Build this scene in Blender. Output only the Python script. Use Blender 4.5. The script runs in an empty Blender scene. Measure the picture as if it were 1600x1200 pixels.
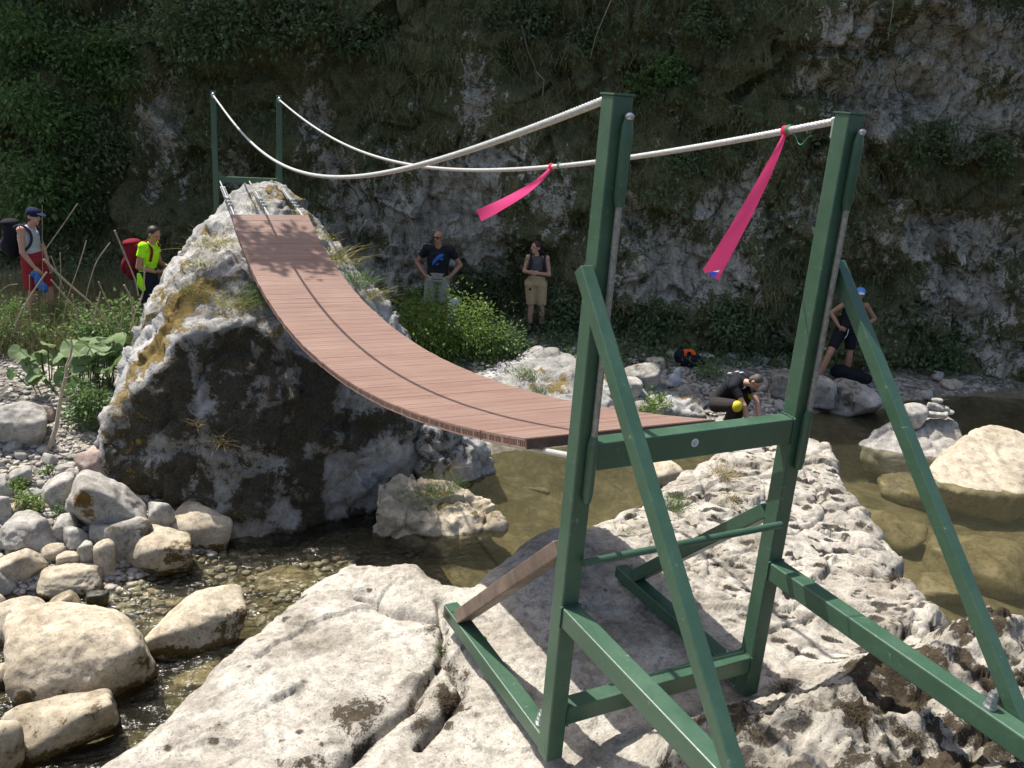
import bpy, bmesh, math, random
import numpy as np
from mathutils import Vector, Matrix

# ------------------------------------------------------------------ camera, world, sun, exposure
S = bpy.context.scene
COL = S.collection
CAM = np.array([-1.98247, -2.32458, 1.89549])
YAW, PITCH, ROLL, FOC = math.radians(27.9045), math.radians(17.9111), math.radians(4.32218), 1390.46   # focal in pixels of a 1600 wide frame
_fw = np.array([math.sin(YAW)*math.cos(PITCH), math.cos(YAW)*math.cos(PITCH), -math.sin(PITCH)])
_r0 = np.array([math.cos(YAW), -math.sin(YAW), 0.0]); _u0 = np.cross(_r0, _fw)
_r = _r0*math.cos(ROLL) + _u0*math.sin(ROLL); _u = -_r0*math.sin(ROLL) + _u0*math.cos(ROLL)
cam = bpy.data.objects.new('camera', bpy.data.cameras.new('camera')); COL.objects.link(cam)
cam.data.sensor_width = 36.0; cam.data.lens = FOC/1600*36.0
cam.data.clip_start = 0.05; cam.data.clip_end = 500
M = Matrix.Identity(4)
for i in range(3):
    M[i][0], M[i][1], M[i][2], M[i][3] = _r[i], _u[i], -_fw[i], CAM[i]
cam.matrix_world = M
S.camera = cam

SUN = np.array([-0.25, 0.50, 1.0]); SUN /= np.linalg.norm(SUN)       # towards the sun
EL = math.asin(SUN[2]); AZ = math.atan2(SUN[0], SUN[1])
w = bpy.data.worlds.new('World'); S.world = w; w.use_nodes = True
wt = w.node_tree; bg = wt.nodes['Background']; sky = wt.nodes.new('ShaderNodeTexSky')
sky.sky_type = 'NISHITA'; sky.sun_disc = False; sky.dust_density = 3.5; sky.sun_elevation = EL; sky.sun_rotation = AZ
wt.links.new(sky.outputs[0], bg.inputs[0]); bg.inputs[1].default_value = 0.125
sl = bpy.data.lights.new('sun', 'SUN'); sl.energy = 4.8; sl.angle = math.radians(0.5); sl.color = (1.0, 0.95, 0.87)
so = bpy.data.objects.new('sun', sl); COL.objects.link(so)
so.rotation_euler = Vector(tuple(-SUN)).to_track_quat('-Z', 'Y').to_euler(); so.location = (-6, 10, 24)
S.view_settings.view_transform = 'Standard'; S.view_settings.look = 'None'
S.view_settings.exposure = 0.72; S.view_settings.gamma = 1.0
S.cycles.max_bounces = 6; S.cycles.transparent_max_bounces = 12
S.cycles.caustics_reflective = False; S.cycles.caustics_refractive = False
WATER = -2.65

# ------------------------------------------------------------------ survey helpers: sight lines of the photograph, used only to find real places and sizes
def ray(p): return _fw + _r*((p[0]-800)/FOC) - _u*((p[1]-600)/FOC)
def onz(p, z): d = ray(p); return CAM + d*((z-CAM[2])/d[2])
def ony(p, y): d = ray(p); return CAM + d*((y-CAM[1])/d[1])
def onx(p, x): d = ray(p); return CAM + d*((x-CAM[0])/d[0])
UX = np.array([math.cos(YAW), -math.sin(YAW), 0.0]); VX = np.array([math.sin(YAW), math.cos(YAW), 0.0])
C0 = np.array([CAM[0], CAM[1], 0.0])
def uv(P): q = np.asarray(P, float) - C0; return q @ UX, q @ VX
def onv(p, v): d = ray(p); return CAM + d*(v/(d @ VX))
def W3(u, v, z): return C0 + UX*u + VX*v + np.array([0, 0, z])

# ------------------------------------------------------------------ noise
def _h(i, seed):
    i = i.astype(np.int64)
    n = (i[..., 0]*73856093) ^ (i[..., 1]*19349663) ^ (i[..., 2]*83492791) ^ (seed*2654435761)
    n = (n ^ (n >> 13))*1274126177; n = n & 0x7fffffff; n = (n ^ (n >> 15))*2246822519 & 0x7fffffff
    return (n & 0xffffff)/float(0xffffff)
def vnoise(p, seed=0):
    p = np.asarray(p, float); i = np.floor(p); f = p-i; f = f*f*f*(f*(f*6-15)+10); out = 0
    for dx in (0, 1):
        for dy in (0, 1):
            for dz in (0, 1):
                wgt = (f[..., 0] if dx else 1-f[..., 0])*(f[..., 1] if dy else 1-f[..., 1])*(f[..., 2] if dz else 1-f[..., 2])
                out = out + wgt*_h(i+np.array([dx, dy, dz]), seed)
    return out*2-1
def fbm(p, octv=4, seed=0, gain=0.5, lac=2.03):
    p = np.asarray(p, float); a = 1.0; s = 0; t = 0
    for k in range(octv):
        s = s + a*vnoise(p, seed+k*17); t += a; a *= gain; p = p*lac + 3.7
    return s/t
def ridged(p, octv=4, seed=0):
    p = np.asarray(p, float); a = 1.0; s = 0; t = 0
    for k in range(octv):
        s = s + a*(1-np.abs(vnoise(p, seed+k*13))*2); t += a; a *= 0.5; p = p*2.1+1.3
    return s/t
def worley(p, seed=0):
    p = np.asarray(p, float); i = np.floor(p); f1 = np.full(p.shape[:-1], 9.0); f2 = f1.copy()
    for dx in (-1, 0, 1):
        for dy in (-1, 0, 1):
            for dz in (-1, 0, 1):
                c = i+np.array([dx, dy, dz])
                q = c + np.stack([_h(c, seed), _h(c, seed+7), _h(c, seed+13)], -1)
                d = np.sqrt(((p-q)**2).sum(-1)); f2 = np.minimum(f2, np.maximum(f1, d)); f1 = np.minimum(f1, d)
    return f1, f2
def facets(p, seed=0):
    """broken, tilted blocks: a random height and tilt per cell"""
    p = np.asarray(p, float); i = np.floor(p); best = np.full(p.shape[:-1], 9.0); val = np.zeros(p.shape[:-1])
    for dx in (-1, 0, 1):
        for dy in (-1, 0, 1):
            for dz in (-1, 0, 1):
                c = i+np.array([dx, dy, dz]); q = c + np.stack([_h(c, seed), _h(c, seed+7), _h(c, seed+13)], -1); r = p-q; d = (r**2).sum(-1)
                v = (_h(c, seed+21)-0.5)*0.7 + (r*(np.stack([_h(c, seed+31), _h(c, seed+37), _h(c, seed+41)], -1)*2-1)).sum(-1)*0.9
                m = d < best; val = np.where(m, v, val); best = np.where(m, d, best)
    return val
def sst(a, b, x): t = np.clip((x-a)/(b-a), 0, 1); return t*t*(3-2*t)
def xyz(x, y, z): return np.stack(np.broadcast_arrays(x, y, z), -1)

# ------------------------------------------------------------------ mesh helpers
def mesh_np(name, V, F, smooth=True, attrs=None):
    """V (n,3); F (m,k) with one k, or a list of such arrays."""
    Fs = F if isinstance(F, list) else [F]
    me = bpy.data.meshes.new(name); V = np.ascontiguousarray(V, np.float32)
    me.vertices.add(len(V)); me.vertices.foreach_set('co', V.ravel())
    li = np.concatenate([f.ravel() for f in Fs]).astype(np.int32)
    tot = np.concatenate([np.full(len(f), f.shape[1]) for f in Fs]).astype(np.int32)
    st = np.concatenate([[0], np.cumsum(tot)[:-1]]).astype(np.int32)
    me.loops.add(len(li)); me.loops.foreach_set('vertex_index', li)
    me.polygons.add(len(tot)); me.polygons.foreach_set('loop_start', st); me.polygons.foreach_set('loop_total', tot)
    me.polygons.foreach_set('use_smooth', np.full(len(tot), smooth))
    me.update(calc_edges=True)
    for k, a in (attrs or {}).items():
        at = me.attributes.new(k, 'FLOAT', 'POINT'); at.data.foreach_set('value', np.ascontiguousarray(a, np.float32))
    return me
def grid_faces(nx, ny):
    i = np.arange(nx*ny).reshape(nx, ny)
    return np.stack([i[:-1, :-1], i[1:, :-1], i[1:, 1:], i[:-1, 1:]], -1).reshape(-1, 4)
def link(name, me, mat=None, parent=None, loc=None):
    o = bpy.data.objects.new(name, me); COL.objects.link(o)
    if mat is not None and me is not None:
        for m in (mat if isinstance(mat, (list, tuple)) else [mat]): me.materials.append(m)
    if parent is not None: o.parent = parent
    if loc is not None: o.location = tuple(loc)
    return o
def tag(o, label=None, cat=None, group=None, kind=None):
    if label: o['label'] = label
    if cat: o['category'] = cat
    if group: o['group'] = group
    if kind: o['kind'] = kind
    return o
def empty(name, loc=(0, 0, 0), rz=0.0):
    o = bpy.data.objects.new(name, None); COL.objects.link(o); o.location = tuple(loc); o.rotation_euler.z = rz
    o.empty_display_size = 0.1
    return o
def copy_tree(o, parent=None):
    c = o.copy(); COL.objects.link(c); c.parent = parent
    for ch in o.children: copy_tree(ch, c)
    return c
class MB:
    """collects verts and faces for ONE mesh"""
    def __init__(s): s.V = []; s.F3 = []; s.F4 = []; s.n = 0
    def add(s, V, F):
        V = np.asarray(V, float); F = np.asarray(F, int)
        if len(F): (s.F3 if F.shape[1] == 3 else s.F4).append(F+s.n)
        s.V.append(V); s.n += len(V)
    def box(s, c, ax, h):
        c = np.asarray(c, float); ax = [np.asarray(a, float)/np.linalg.norm(a) for a in ax]
        V = [c + ax[0]*h[0]*i + ax[1]*h[1]*j + ax[2]*h[2]*k for i in (-1, 1) for j in (-1, 1) for k in (-1, 1)]
        s.add(V, [(0, 1, 3, 2), (4, 6, 7, 5), (0, 4, 5, 1), (2, 3, 7, 6), (0, 2, 6, 4), (1, 5, 7, 3)])
    def beam(s, a, b, w, h, up=(0, 0, 1), ext=0.0):
        a = np.asarray(a, float); b = np.asarray(b, float); d = b-a; L = np.linalg.norm(d); d = d/L
        sx = np.cross(d, up); sx = sx/np.linalg.norm(sx); uz = np.cross(sx, d)
        s.box((a+b)/2, (d, sx, uz), (L/2+ext, w/2, h/2))
    def tube(s, P, R, seg=8, cap=True):
        P = np.asarray(P, float); n = len(P); R = np.broadcast_to(np.asarray(R, float), (n,))
        T = np.gradient(P, axis=0); T /= np.linalg.norm(T, axis=1)[:, None]+1e-12
        ref = np.array([0, 0, 1.0]) if abs(T[0][2]) < 0.9 else np.array([1.0, 0, 0])
        A = np.cross(T[0], ref); A /= np.linalg.norm(A); th = np.arange(seg)*2*math.pi/seg; V = []
        for k in range(n):
            A = A - T[k]*(A @ T[k]); A /= np.linalg.norm(A); B = np.cross(T[k], A)
            V.append(P[k] + R[k]*(np.cos(th)[:, None]*A + np.sin(th)[:, None]*B))
        V = np.concatenate(V); i = np.arange(seg); F = []
        for k in range(n-1):
            F.append(np.stack([k*seg+i, k*seg+(i+1) % seg, (k+1)*seg+(i+1) % seg, (k+1)*seg+i], -1))
        base = s.n; s.add(V, np.concatenate(F))
        if cap:
            for k, fl in ((0, True), (n-1, False)):
                t = np.stack([np.full(seg, n*0+0), i, (i+1) % seg], -1)
                Vc = np.concatenate([[P[k]], V[k*seg:(k+1)*seg]]); t = np.stack([np.zeros(seg, int), 1+i, 1+(i+1) % seg], -1)
                s.add(Vc, t[:, ::-1] if not fl else t)
    def ball(s, c, r, ax=None, nu=14, nv=9):
        r = np.broadcast_to(np.asarray(r, float), (3,)); ph = np.linspace(0, math.pi, nv+2)[1:-1]; th = np.arange(nu)*2*math.pi/nu
        V = [[0, 0, 1]] + [[math.sin(p)*math.cos(t), math.sin(p)*math.sin(t), math.cos(p)] for p in ph for t in th] + [[0, 0, -1]]
        V = np.array(V)*r
        if ax is not None: V = V @ np.array([np.asarray(a, float)/np.linalg.norm(a) for a in ax])
        i = np.arange(nu); F = [np.stack([1+k*nu+i, 1+(k+1)*nu+i, 1+(k+1)*nu+(i+1) % nu, 1+k*nu+(i+1) % nu], -1) for k in range(nv-1)]
        b = s.n; s.add(V+np.asarray(c, float), np.concatenate(F))
        e = len(V)-1
        s.F3.append(np.concatenate([np.stack([np.zeros(nu, int), 1+i, 1+(i+1) % nu], -1), np.stack([np.full(nu, e), 1+(nv-1)*nu+(i+1) % nu, 1+(nv-1)*nu+i], -1)])+b)
    def mesh(s, name, smooth=False):
        F = []
        if s.F4: F.append(np.concatenate(s.F4))
        if s.F3: F.append(np.concatenate(s.F3))
        return mesh_np(name, np.concatenate(s.V), F, smooth)
    def build(s, name, mat, parent=None, smooth=False, bevel=0.0, loc=None):
        o = link(name, s.mesh(name, smooth), mat, parent, loc)
        if bevel:
            m = o.modifiers.new('bevel', 'BEVEL'); m.width = bevel; m.segments = 2; m.limit_method = 'ANGLE'; m.angle_limit = 0.6
            o.data.polygons.foreach_set('use_smooth', np.zeros(len(o.data.polygons), bool))
        return o
def evaluated(me, mods):
    """the mesh after modifiers [(type, {settings})]"""
    o = bpy.data.objects.new('tmp', me); COL.objects.link(o)
    for t, kw in mods:
        m = o.modifiers.new(t, t)
        for k, v in kw.items(): setattr(m, k, v)
    dg = bpy.context.evaluated_depsgraph_get(); dg.update(); ev = o.evaluated_get(dg)
    out = bpy.data.meshes.new_from_object(ev, depsgraph=dg)
    bpy.data.objects.remove(o); bpy.data.meshes.remove(me)
    return out
def co_get(me): a = np.empty(len(me.vertices)*3, np.float32); me.vertices.foreach_get('co', a); return a.reshape(-1, 3).astype(float)
def no_get(me): a = np.empty(len(me.vertices)*3, np.float32); me.vertices.foreach_get('normal', a); return a.reshape(-1, 3).astype(float)
def co_set(me, V): me.vertices.foreach_set('co', np.ascontiguousarray(V, np.float32).ravel()); me.update()
def smooth_all(me): me.polygons.foreach_set('use_smooth', np.ones(len(me.polygons), bool)); me.update()
def set_attr(me, k, a):
    at = me.attributes.get(k) or me.attributes.new(k, 'FLOAT', 'POINT'); at.data.foreach_set('value', np.ascontiguousarray(a, np.float32))

# ------------------------------------------------------------------ materials
def new_mat(name):
    m = bpy.data.materials.new(name); m.use_nodes = True; t = m.node_tree; return m, t, t.nodes['Principled BSDF']
class NT:
    def __init__(s, t): s.t = t
    def n(s, typ, **kw):
        x = s.t.nodes.new(typ)
        for k, v in kw.items():
            if k.startswith('i_'):
                x.inputs[int(k[2:]) if k[2:].isdigit() else k[2:].replace('_', ' ')].default_value = v
            else: setattr(x, k, v)
        return x
    def l(s, a, b): s.t.links.new(a, b)
    def coord(s, which='Object', scale=None):
        c = s.n('ShaderNodeTexCoord').outputs[which]
        if scale is not None:
            mp = s.n('ShaderNodeMapping'); s.l(c, mp.inputs[0]); mp.inputs['Scale'].default_value = scale; c = mp.outputs[0]
        return c
    def pos(s): return s.n('ShaderNodeNewGeometry').outputs['Position']
    def noise(s, vec, scale, detail=5, rough=0.6, dist=0.0):
        x = s.n('ShaderNodeTexNoise'); s.l(vec, x.inputs['Vector']); x.inputs['Scale'].default_value = scale
        x.inputs['Detail'].default_value = detail; x.inputs['Roughness'].default_value = rough; x.inputs['Distortion'].default_value = dist
        return x.outputs[0]
    def voro(s, vec, scale, feat='F1', out=0):
        x = s.n('ShaderNodeTexVoronoi'); x.feature = feat; s.l(vec, x.inputs['Vector']); x.inputs['Scale'].default_value = scale
        return x.outputs[out]
    def ramp(s, fac, stops):
        x = s.n('ShaderNodeValToRGB'); s.l(fac, x.inputs[0]); e = x.color_ramp.elements
        while len(e) < len(stops): e.new(0.5)
        for k, (p, c) in enumerate(stops): e[k].position = p; e[k].color = (c[0], c[1], c[2], 1) if hasattr(c, '__len__') else (c, c, c, 1)
        return x.outputs[0]
    def mix(s, fac, a, b, blend='MIX'):
        x = s.n('ShaderNodeMix'); x.data_type = 'RGBA'; x.blend_type = blend
        for v, i in ((fac, 0), (a, 6), (b, 7)):
            if hasattr(v, 'node'): s.l(v, x.inputs[i])
            elif i == 0: x.inputs[0].default_value = v
            else: x.inputs[i].default_value = (v[0], v[1], v[2], 1)
        return x.outputs[2]
    def math(s, op, a, b=0.0, clamp=False):
        x = s.n('ShaderNodeMath'); x.operation = op; x.use_clamp = clamp
        for v, i in ((a, 0), (b, 1)):
            if hasattr(v, 'node'): s.l(v, x.inputs[i])
            else: x.inputs[i].default_value = v
        return x.outputs[0]
    def attr(s, name): x = s.n('ShaderNodeAttribute'); x.attribute_name = name; return x.outputs['Fac']
    def bump(s, h, strength=0.4, dist=0.02, normal=None):
        x = s.n('ShaderNodeBump'); s.l(h, x.inputs['Height']); x.inputs['Strength'].default_value = strength; x.inputs['Distance'].default_value = dist
        if normal is not None: s.l(normal, x.inputs['Normal'])
        return x.outputs[0]
def rock_mat(name, light, mid, dark, moss=(0.10, 0.075, 0.02), lichen=(0.018, 0.018, 0.014), spots=0.62, sc=1.0, bump=0.5, coord='Object', streak=None):
    m, t, b = new_mat(name); k = NT(t); c = k.coord(coord) if coord != 'pos' else k.pos()
    cs = c
    if streak:
        mp = k.n('ShaderNodeMapping'); k.l(c, mp.inputs[0]); mp.inputs['Scale'].default_value = streak; cs = mp.outputs[0]
    n1 = k.noise(cs, 1.5*sc, 6, 0.65, 0.4); n2 = k.noise(cs, 8*sc, 8, 0.72, 0.3); n3 = k.noise(c, 46*sc, 5, 0.72); n4 = k.noise(cs, 4.3*sc, 9, 0.75, 0.8)
    col = k.ramp(n1, [(0.33, dark), (0.49, mid), (0.64, light)])
    col = k.mix(1.0, col, k.ramp(n2, [(0.30, 0.42), (0.46, 0.85), (0.62, 1.12)]), 'MULTIPLY')
    col = k.mix(1.0, col, k.ramp(n3, [(0.32, 0.55), (0.48, 0.95), (0.62, 1.06)]), 'MULTIPLY')
    col = k.mix(k.ramp(n4, [(spots, 0.0), (spots+0.06, 0.8)]), col, [x*0.42 for x in dark])
    vx = k.n('ShaderNodeTexVoronoi'); k.l(cs, vx.inputs['Vector']); vx.inputs['Scale'].default_value = 26*sc
    sp_ = k.n('ShaderNodeSeparateColor'); k.l(vx.outputs['Color'], sp_.inputs[0])
    pit = k.ramp(k.math('ADD', k.math('ADD', vx.outputs['Distance'], k.math('MULTIPLY', n2, 0.5)), k.math('MULTIPLY', sp_.outputs[0], 0.35)), [(0.36, 1.0), (0.47, 0.0)])
    col = k.mix(k.math('MULTIPLY', pit, 0.8), col, [x*1.3 for x in lichen])
    tn = k.math('ADD', k.math('MULTIPLY', k.math('SUBTRACT', n4, 0.5), 1.5), k.math('ADD', k.math('MULTIPLY', k.math('SUBTRACT', n2, 0.5), 1.5), k.math('MULTIPLY', k.math('SUBTRACT', n3, 0.5), 0.8)))
    lk = k.math('ADD', k.attr('lichen'), tn)
    col = k.mix(k.ramp(lk, [(0.05, 0.0), (0.48, 0.72)]), col, [mid[0]*0.30, mid[1]*0.28, mid[2]*0.22])            # thin grey film round the growth
    col = k.mix(k.ramp(lk, [(0.42, 0.0), (0.54, 1.0)]), col, k.mix(k.ramp(n3, [(0.35, 0), (0.65, 1)]), lichen, [x*3.0 for x in lichen]))
    mo = k.math('ADD', k.attr('moss'), k.math('MULTIPLY', tn, 1.15))
    mf = k.ramp(mo, [(0.42, 0.0), (0.58, 1.0)])
    col = k.mix(mf, col, k.mix(k.ramp(n2, [(0.3, 0), (0.7, 1)]), [x*0.40 for x in moss], [x*1.6 for x in moss]))
    k.l(col, b.inputs['Base Color']); b.inputs['Roughness'].default_value = 0.88; b.inputs['Specular IOR Level'].default_value = 0.25
    hgt = k.math('ADD', k.math('MULTIPLY', n2, 1.2), k.math('MULTIPLY', n3, 0.40)); hgt = k.math('SUBTRACT', hgt, k.math('MULTIPLY', pit, 0.35)); hgt = k.math('ADD', hgt, k.math('MULTIPLY', k.math('MULTIPLY', mf, n3), 0.6))
    k.l(k.bump(hgt, bump, 0.03/sc), b.inputs['Normal'])
    return m
def plain(name, col, rough=0.6, var=0.25, sc=20, metal=0.0, bump=0.1, spec=0.4, coat=0.0):
    m, t, b = new_mat(name); k = NT(t); c = k.coord(); n = k.noise(c, sc, 5, 0.6)
    k.l(k.mix(k.ramp(n, [(0.3, 0), (0.7, 1)]), [x*(1-var) for x in col], [min(1, x*(1+var)) for x in col]), b.inputs['Base Color'])
    b.inputs['Roughness'].default_value = rough; b.inputs['Metallic'].default_value = metal; b.inputs['Specular IOR Level'].default_value = spec
    if coat: b.inputs['Coat Weight'].default_value = coat
    if bump: k.l(k.bump(n, bump, 0.01), b.inputs['Normal'])
    return m
def leaf_mat(name, a, b_, tr=0.35, rough=0.5):
    m, t, b = new_mat(name); k = NT(t); n = k.noise(k.pos(), 5.0, 3, 0.6); oi = k.n('ShaderNodeNewGeometry').outputs['Random Per Island']
    col = k.mix(k.math('ADD', k.math('MULTIPLY', n, 0.5), k.math('MULTIPLY', oi, 0.5)), a, b_)
    k.l(col, b.inputs['Base Color']); b.inputs['Roughness'].default_value = rough; b.inputs['Specular IOR Level'].default_value = 0.3
    tl = k.n('ShaderNodeBsdfTranslucent'); k.l(k.mix(0.5, col, [x*1.2 for x in b_]), tl.inputs[0])
    mx = k.n('ShaderNodeMixShader'); mx.inputs[0].default_value = tr; k.l(b.outputs[0], mx.inputs[1]); k.l(tl.outputs[0], mx.inputs[2])
    k.l(mx.outputs[0], t.nodes['Material Output'].inputs[0])
    return m
def green_paint():
    m, t, b = new_mat('green_paint'); k = NT(t); c = k.pos()
    n1 = k.noise(c, 7, 5, 0.6); n2 = k.noise(c, 60, 5, 0.7); n3 = k.noise(c, 26, 8, 0.75, 0.6)
    col = k.mix(k.ramp(n1, [(0.3, 0), (0.7, 1)]), (0.033, 0.077, 0.046), (0.050, 0.104, 0.063))
    col = k.mix(k.ramp(n2, [(0.42, 0.35), (0.6, 0.0)]), col, (0.026, 0.066, 0.042))
    col = k.mix(k.ramp(n3, [(0.63, 0.0), (0.665, 0.7)]), col, (0.16, 0.24, 0.18))          # scuffs
    col = k.mix(k.ramp(k.noise(c, 15, 9, 0.8, 1.0), [(0.655, 0.0), (0.68, 0.8)]), col, (0.055, 0.035, 0.02))   # rust
    k.l(col, b.inputs['Base Color']); k.l(k.ramp(n1, [(0.3, 0.28), (0.7, 0.48)]), b.inputs['Roughness'])
    b.inputs['Specular IOR Level'].default_value = 0.5
    k.l(k.bump(k.math('ADD', n2, k.math('MULTIPLY', n1, 0.5)), 0.12, 0.004), b.inputs['Normal'])
    return m
GREEN = green_paint()
STEEL = plain('galvanised_steel', (0.42, 0.44, 0.46), 0.38, 0.2, 60, 0.9, 0.1)
RUSTED = plain('bare_rusty_steel', (0.17, 0.125, 0.10), 0.55, 0.45, 9, 0.35, 0.15)
CABLE = plain('wire_rope', (0.50, 0.51, 0.50), 0.42, 0.18, 80, 0.45, 0.1); CABLE_OLD = plain('weathered_wire_rope', (0.25, 0.24, 0.215), 0.55, 0.3, 60, 0.3, 0.1)
BLACKSTEEL = plain('dark_tube_mouth', (0.02, 0.022, 0.02), 0.8)
GROUPMAT = {}
# ------------------------------------------------------------------ terrain: river bed and gravel banks
def ybank(x): return 5.70 + 1.80*sst(-1.5, 0.9, x)
def ground(x, y):
    x = np.asarray(x, float); y = np.asarray(y, float); s = y-ybank(x)
    amp = 0.95 - 0.38*sst(0, 4, x) - 0.30*sst(6.5, 9.5, x)
    bank = 0.03 + amp*(1-np.exp(-np.maximum(s, 0)/2.1))
    depth = 0.10 + 0.34*sst(0.3, 3.0, x)*sst(0.2, 1.5, -s) + 0.05*sst(0, 1, -s)
    z = WATER + np.where(s > 0, bank, -depth*sst(0, 0.5, -s))
    p = xyz(x, y, 0*x)
    return z + 0.07*fbm(p*0.9, 4, 5) + 0.035*fbm(p*4.5, 3, 9)
def build_ground():
    us = np.arange(-13, 17, 0.08); vs = np.arange(-5, 18.5, 0.08); U, V = np.meshgrid(us, vs, indexing='ij')
    P = C0 + UX*U[..., None] + VX*V[..., None]
    Z = ground(P[..., 0], P[..., 1]); P[..., 2] = Z
    m, t, b = new_mat('gravel_ground'); k = NT(t); c = k.pos()
    wv = k.n('ShaderNodeVectorMath'); wv.operation = 'MULTIPLY_ADD'; wn = k.n('ShaderNodeTexNoise'); k.l(c, wn.inputs['Vector']); wn.inputs['Scale'].default_value = 2.3; wn.inputs['Detail'].default_value = 5; k.l(wn.outputs['Color'], wv.inputs[0]); wv.inputs[1].default_value = (0.5, 0.5, 0.3); k.l(c, wv.inputs[2]); cw = wv.outputs[0]
    v = k.voro(cw, 11, 'F1', 1); vd = k.voro(cw, 11, 'F1', 0); n = k.noise(c, 1.3, 5); nf = k.noise(c, 40, 4)
    g = k.n('ShaderNodeSeparateColor'); k.l(v, g.inputs[0])
    col = k.ramp(g.outputs[0], [(0.0, (0.19, 0.18, 0.16)), (0.5, (0.34, 0.32, 0.28)), (1.0, (0.46, 0.43, 0.37))])
    col = k.mix(k.ramp(vd, [(0.35, 0.0), (0.75, 0.9)]), col, (0.06, 0.055, 0.045))
    col = k.mix(k.ramp(n, [(0.45, 0.0), (0.6, 0.6)]), col, (0.10, 0.085, 0.055))
    sep = k.n('ShaderNodeSeparateXYZ'); k.l(c, sep.inputs[0])
    wet = k.ramp(k.math('ADD', k.math('MULTIPLY', k.math('SUBTRACT', sep.outputs[2], WATER+0.02), 9.0), k.math('MULTIPLY', nf, 0.3)), [(0.0, 1.0), (0.3, 0.0)])
    bed = k.mix(k.ramp(k.noise(c, 3.1, 6, 0.65), [(0.35, 0), (0.65, 1)]), (0.085, 0.076, 0.048), (0.235, 0.207, 0.132))   # algae covered bed
    bed = k.mix(k.math('MULTIPLY', k.ramp(g.outputs[0], [(0.2, 0.0), (0.9, 0.6)]), 0.8), bed, (0.10, 0.065, 0.022)); shal = k.ramp(k.math('MULTIPLY', sep.outputs[0], 0.1), [(0.08, 0.9), (0.20, 0.22)])
    bed = k.mix(k.math('MULTIPLY', k.ramp(vd, [(0.3, 0.0), (0.75, 0.9)]), shal), bed, (0.045, 0.032, 0.014))
    col = k.mix(wet, col, bed)
    k.l(col, b.inputs['Base Color']); b.inputs['Roughness'].default_value = 0.85
    hh = k.math('ADD', k.math('MULTIPLY', vd, -1.0), k.math('MULTIPLY', nf, 0.3)); k.l(k.bump(k.math('MULTIPLY', hh, shal), 0.9, 0.05), b.inputs['Normal'])
    o = link('river_bed', mesh_np('river_bed', P.reshape(-1, 3), grid_faces(len(us), len(vs))), m); tag(o, kind='structure')
build_ground()

def build_water():
    us = np.concatenate([np.arange(-9, -3.6, 0.08), np.arange(-3.6, 1.6, 0.025), np.arange(1.6, 16, 0.06)])
    vs = np.concatenate([np.arange(3.0, 9.2, 0.03), np.arange(9.2, 15.5, 0.08)])
    U, V = np.meshgrid(us, vs, indexing='ij'); P = C0 + UX*U[..., None] + VX*V[..., None]
    x, y = P[..., 0], P[..., 1]
    rap = sst(2.2, 0.2, x)                                              # livelier in the shallow run between the boulders
    q = xyz(x*0.8+y*0.6, y*0.8-x*0.6, 0*x)
    P[..., 2] = WATER + rap*(0.016*fbm(q*np.array([3, 6.5, 1]), 3, 3) + 0.010*ridged(q*np.array([8, 15, 1]), 2, 8)) + (1-rap)*0.004*fbm(q*np.array([1.6, 4, 1]), 3, 21)
    m = bpy.data.materials.new('river_water'); m.use_nodes = True; t = m.node_tree; t.nodes.clear(); k = NT(t)
    out = k.n('ShaderNodeOutputMaterial'); c = k.pos()
    mp = k.n('ShaderNodeMapping'); k.l(c, mp.inputs[0]); mp.inputs['Rotation'].default_value = (0, 0, 0.64); mp.inputs['Scale'].default_value = (0.55, 1.3, 1)
    n1 = k.noise(mp.outputs[0], 5, 3, 0.5, 0.6); n2 = k.noise(mp.outputs[0], 17, 3, 0.55, 0.4); n3 = k.noise(mp.outputs[0], 55, 2, 0.5)
    sep = k.n('ShaderNodeSeparateXYZ'); k.l(c, sep.inputs[0])
    fast = k.ramp(k.math('MULTIPLY', sep.outputs[0], 0.1), [(0.03, 1.0), (0.24, 0.16)])
    h = k.math('ADD', k.math('MULTIPLY', n1, 1.0), k.math('ADD', k.math('MULTIPLY', n2, 0.30), k.math('MULTIPLY', n3, 0.05)))
    bp = k.n('ShaderNodeBump'); k.l(h, bp.inputs['Height']); bp.inputs['Distance'].default_value = 0.075; k.l(fast, bp.inputs['Strength'])
    fr = k.n('ShaderNodeFresnel'); fr.inputs[0].default_value = 1.33; k.l(bp.outputs[0], fr.inputs[1])
    gl = k.n('ShaderNodeBsdfGlossy'); k.l(k.ramp(k.math('MULTIPLY', sep.outputs[0], 0.1), [(0.05, 0.16), (0.22, 0.05)]), gl.inputs['Roughness']); k.l(bp.outputs[0], gl.inputs['Normal'])
    tr = k.n('ShaderNodeBsdfTransparent'); tr.inputs[0].default_value = (0.80, 0.79, 0.67, 1)
    df = k.n('ShaderNodeBsdfDiffuse'); df.inputs[0].default_value = (0.085, 0.085, 0.055, 1)       # silt in the water
    m1 = k.n('ShaderNodeMixShader'); k.l(k.ramp(k.math('MULTIPLY', sep.outputs[0], 0.1), [(0.08, 0.08), (0.30, 0.22)]), m1.inputs[0]); k.l(tr.outputs[0], m1.inputs[1]); k.l(df.outputs[0], m1.inputs[2])
    m2 = k.n('ShaderNodeMixShader'); k.l(fr.outputs[0], m2.inputs[0]); k.l(m1.outputs[0], m2.inputs[1]); k.l(gl.outputs[0], m2.inputs[2])
    k.l(m2.outputs[0], out.inputs[0])
    o = link('river_water', mesh_np('river_water', P.reshape(-1, 3), grid_faces(len(us), len(vs))), m); tag(o, kind='structure')
build_water()

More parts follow.
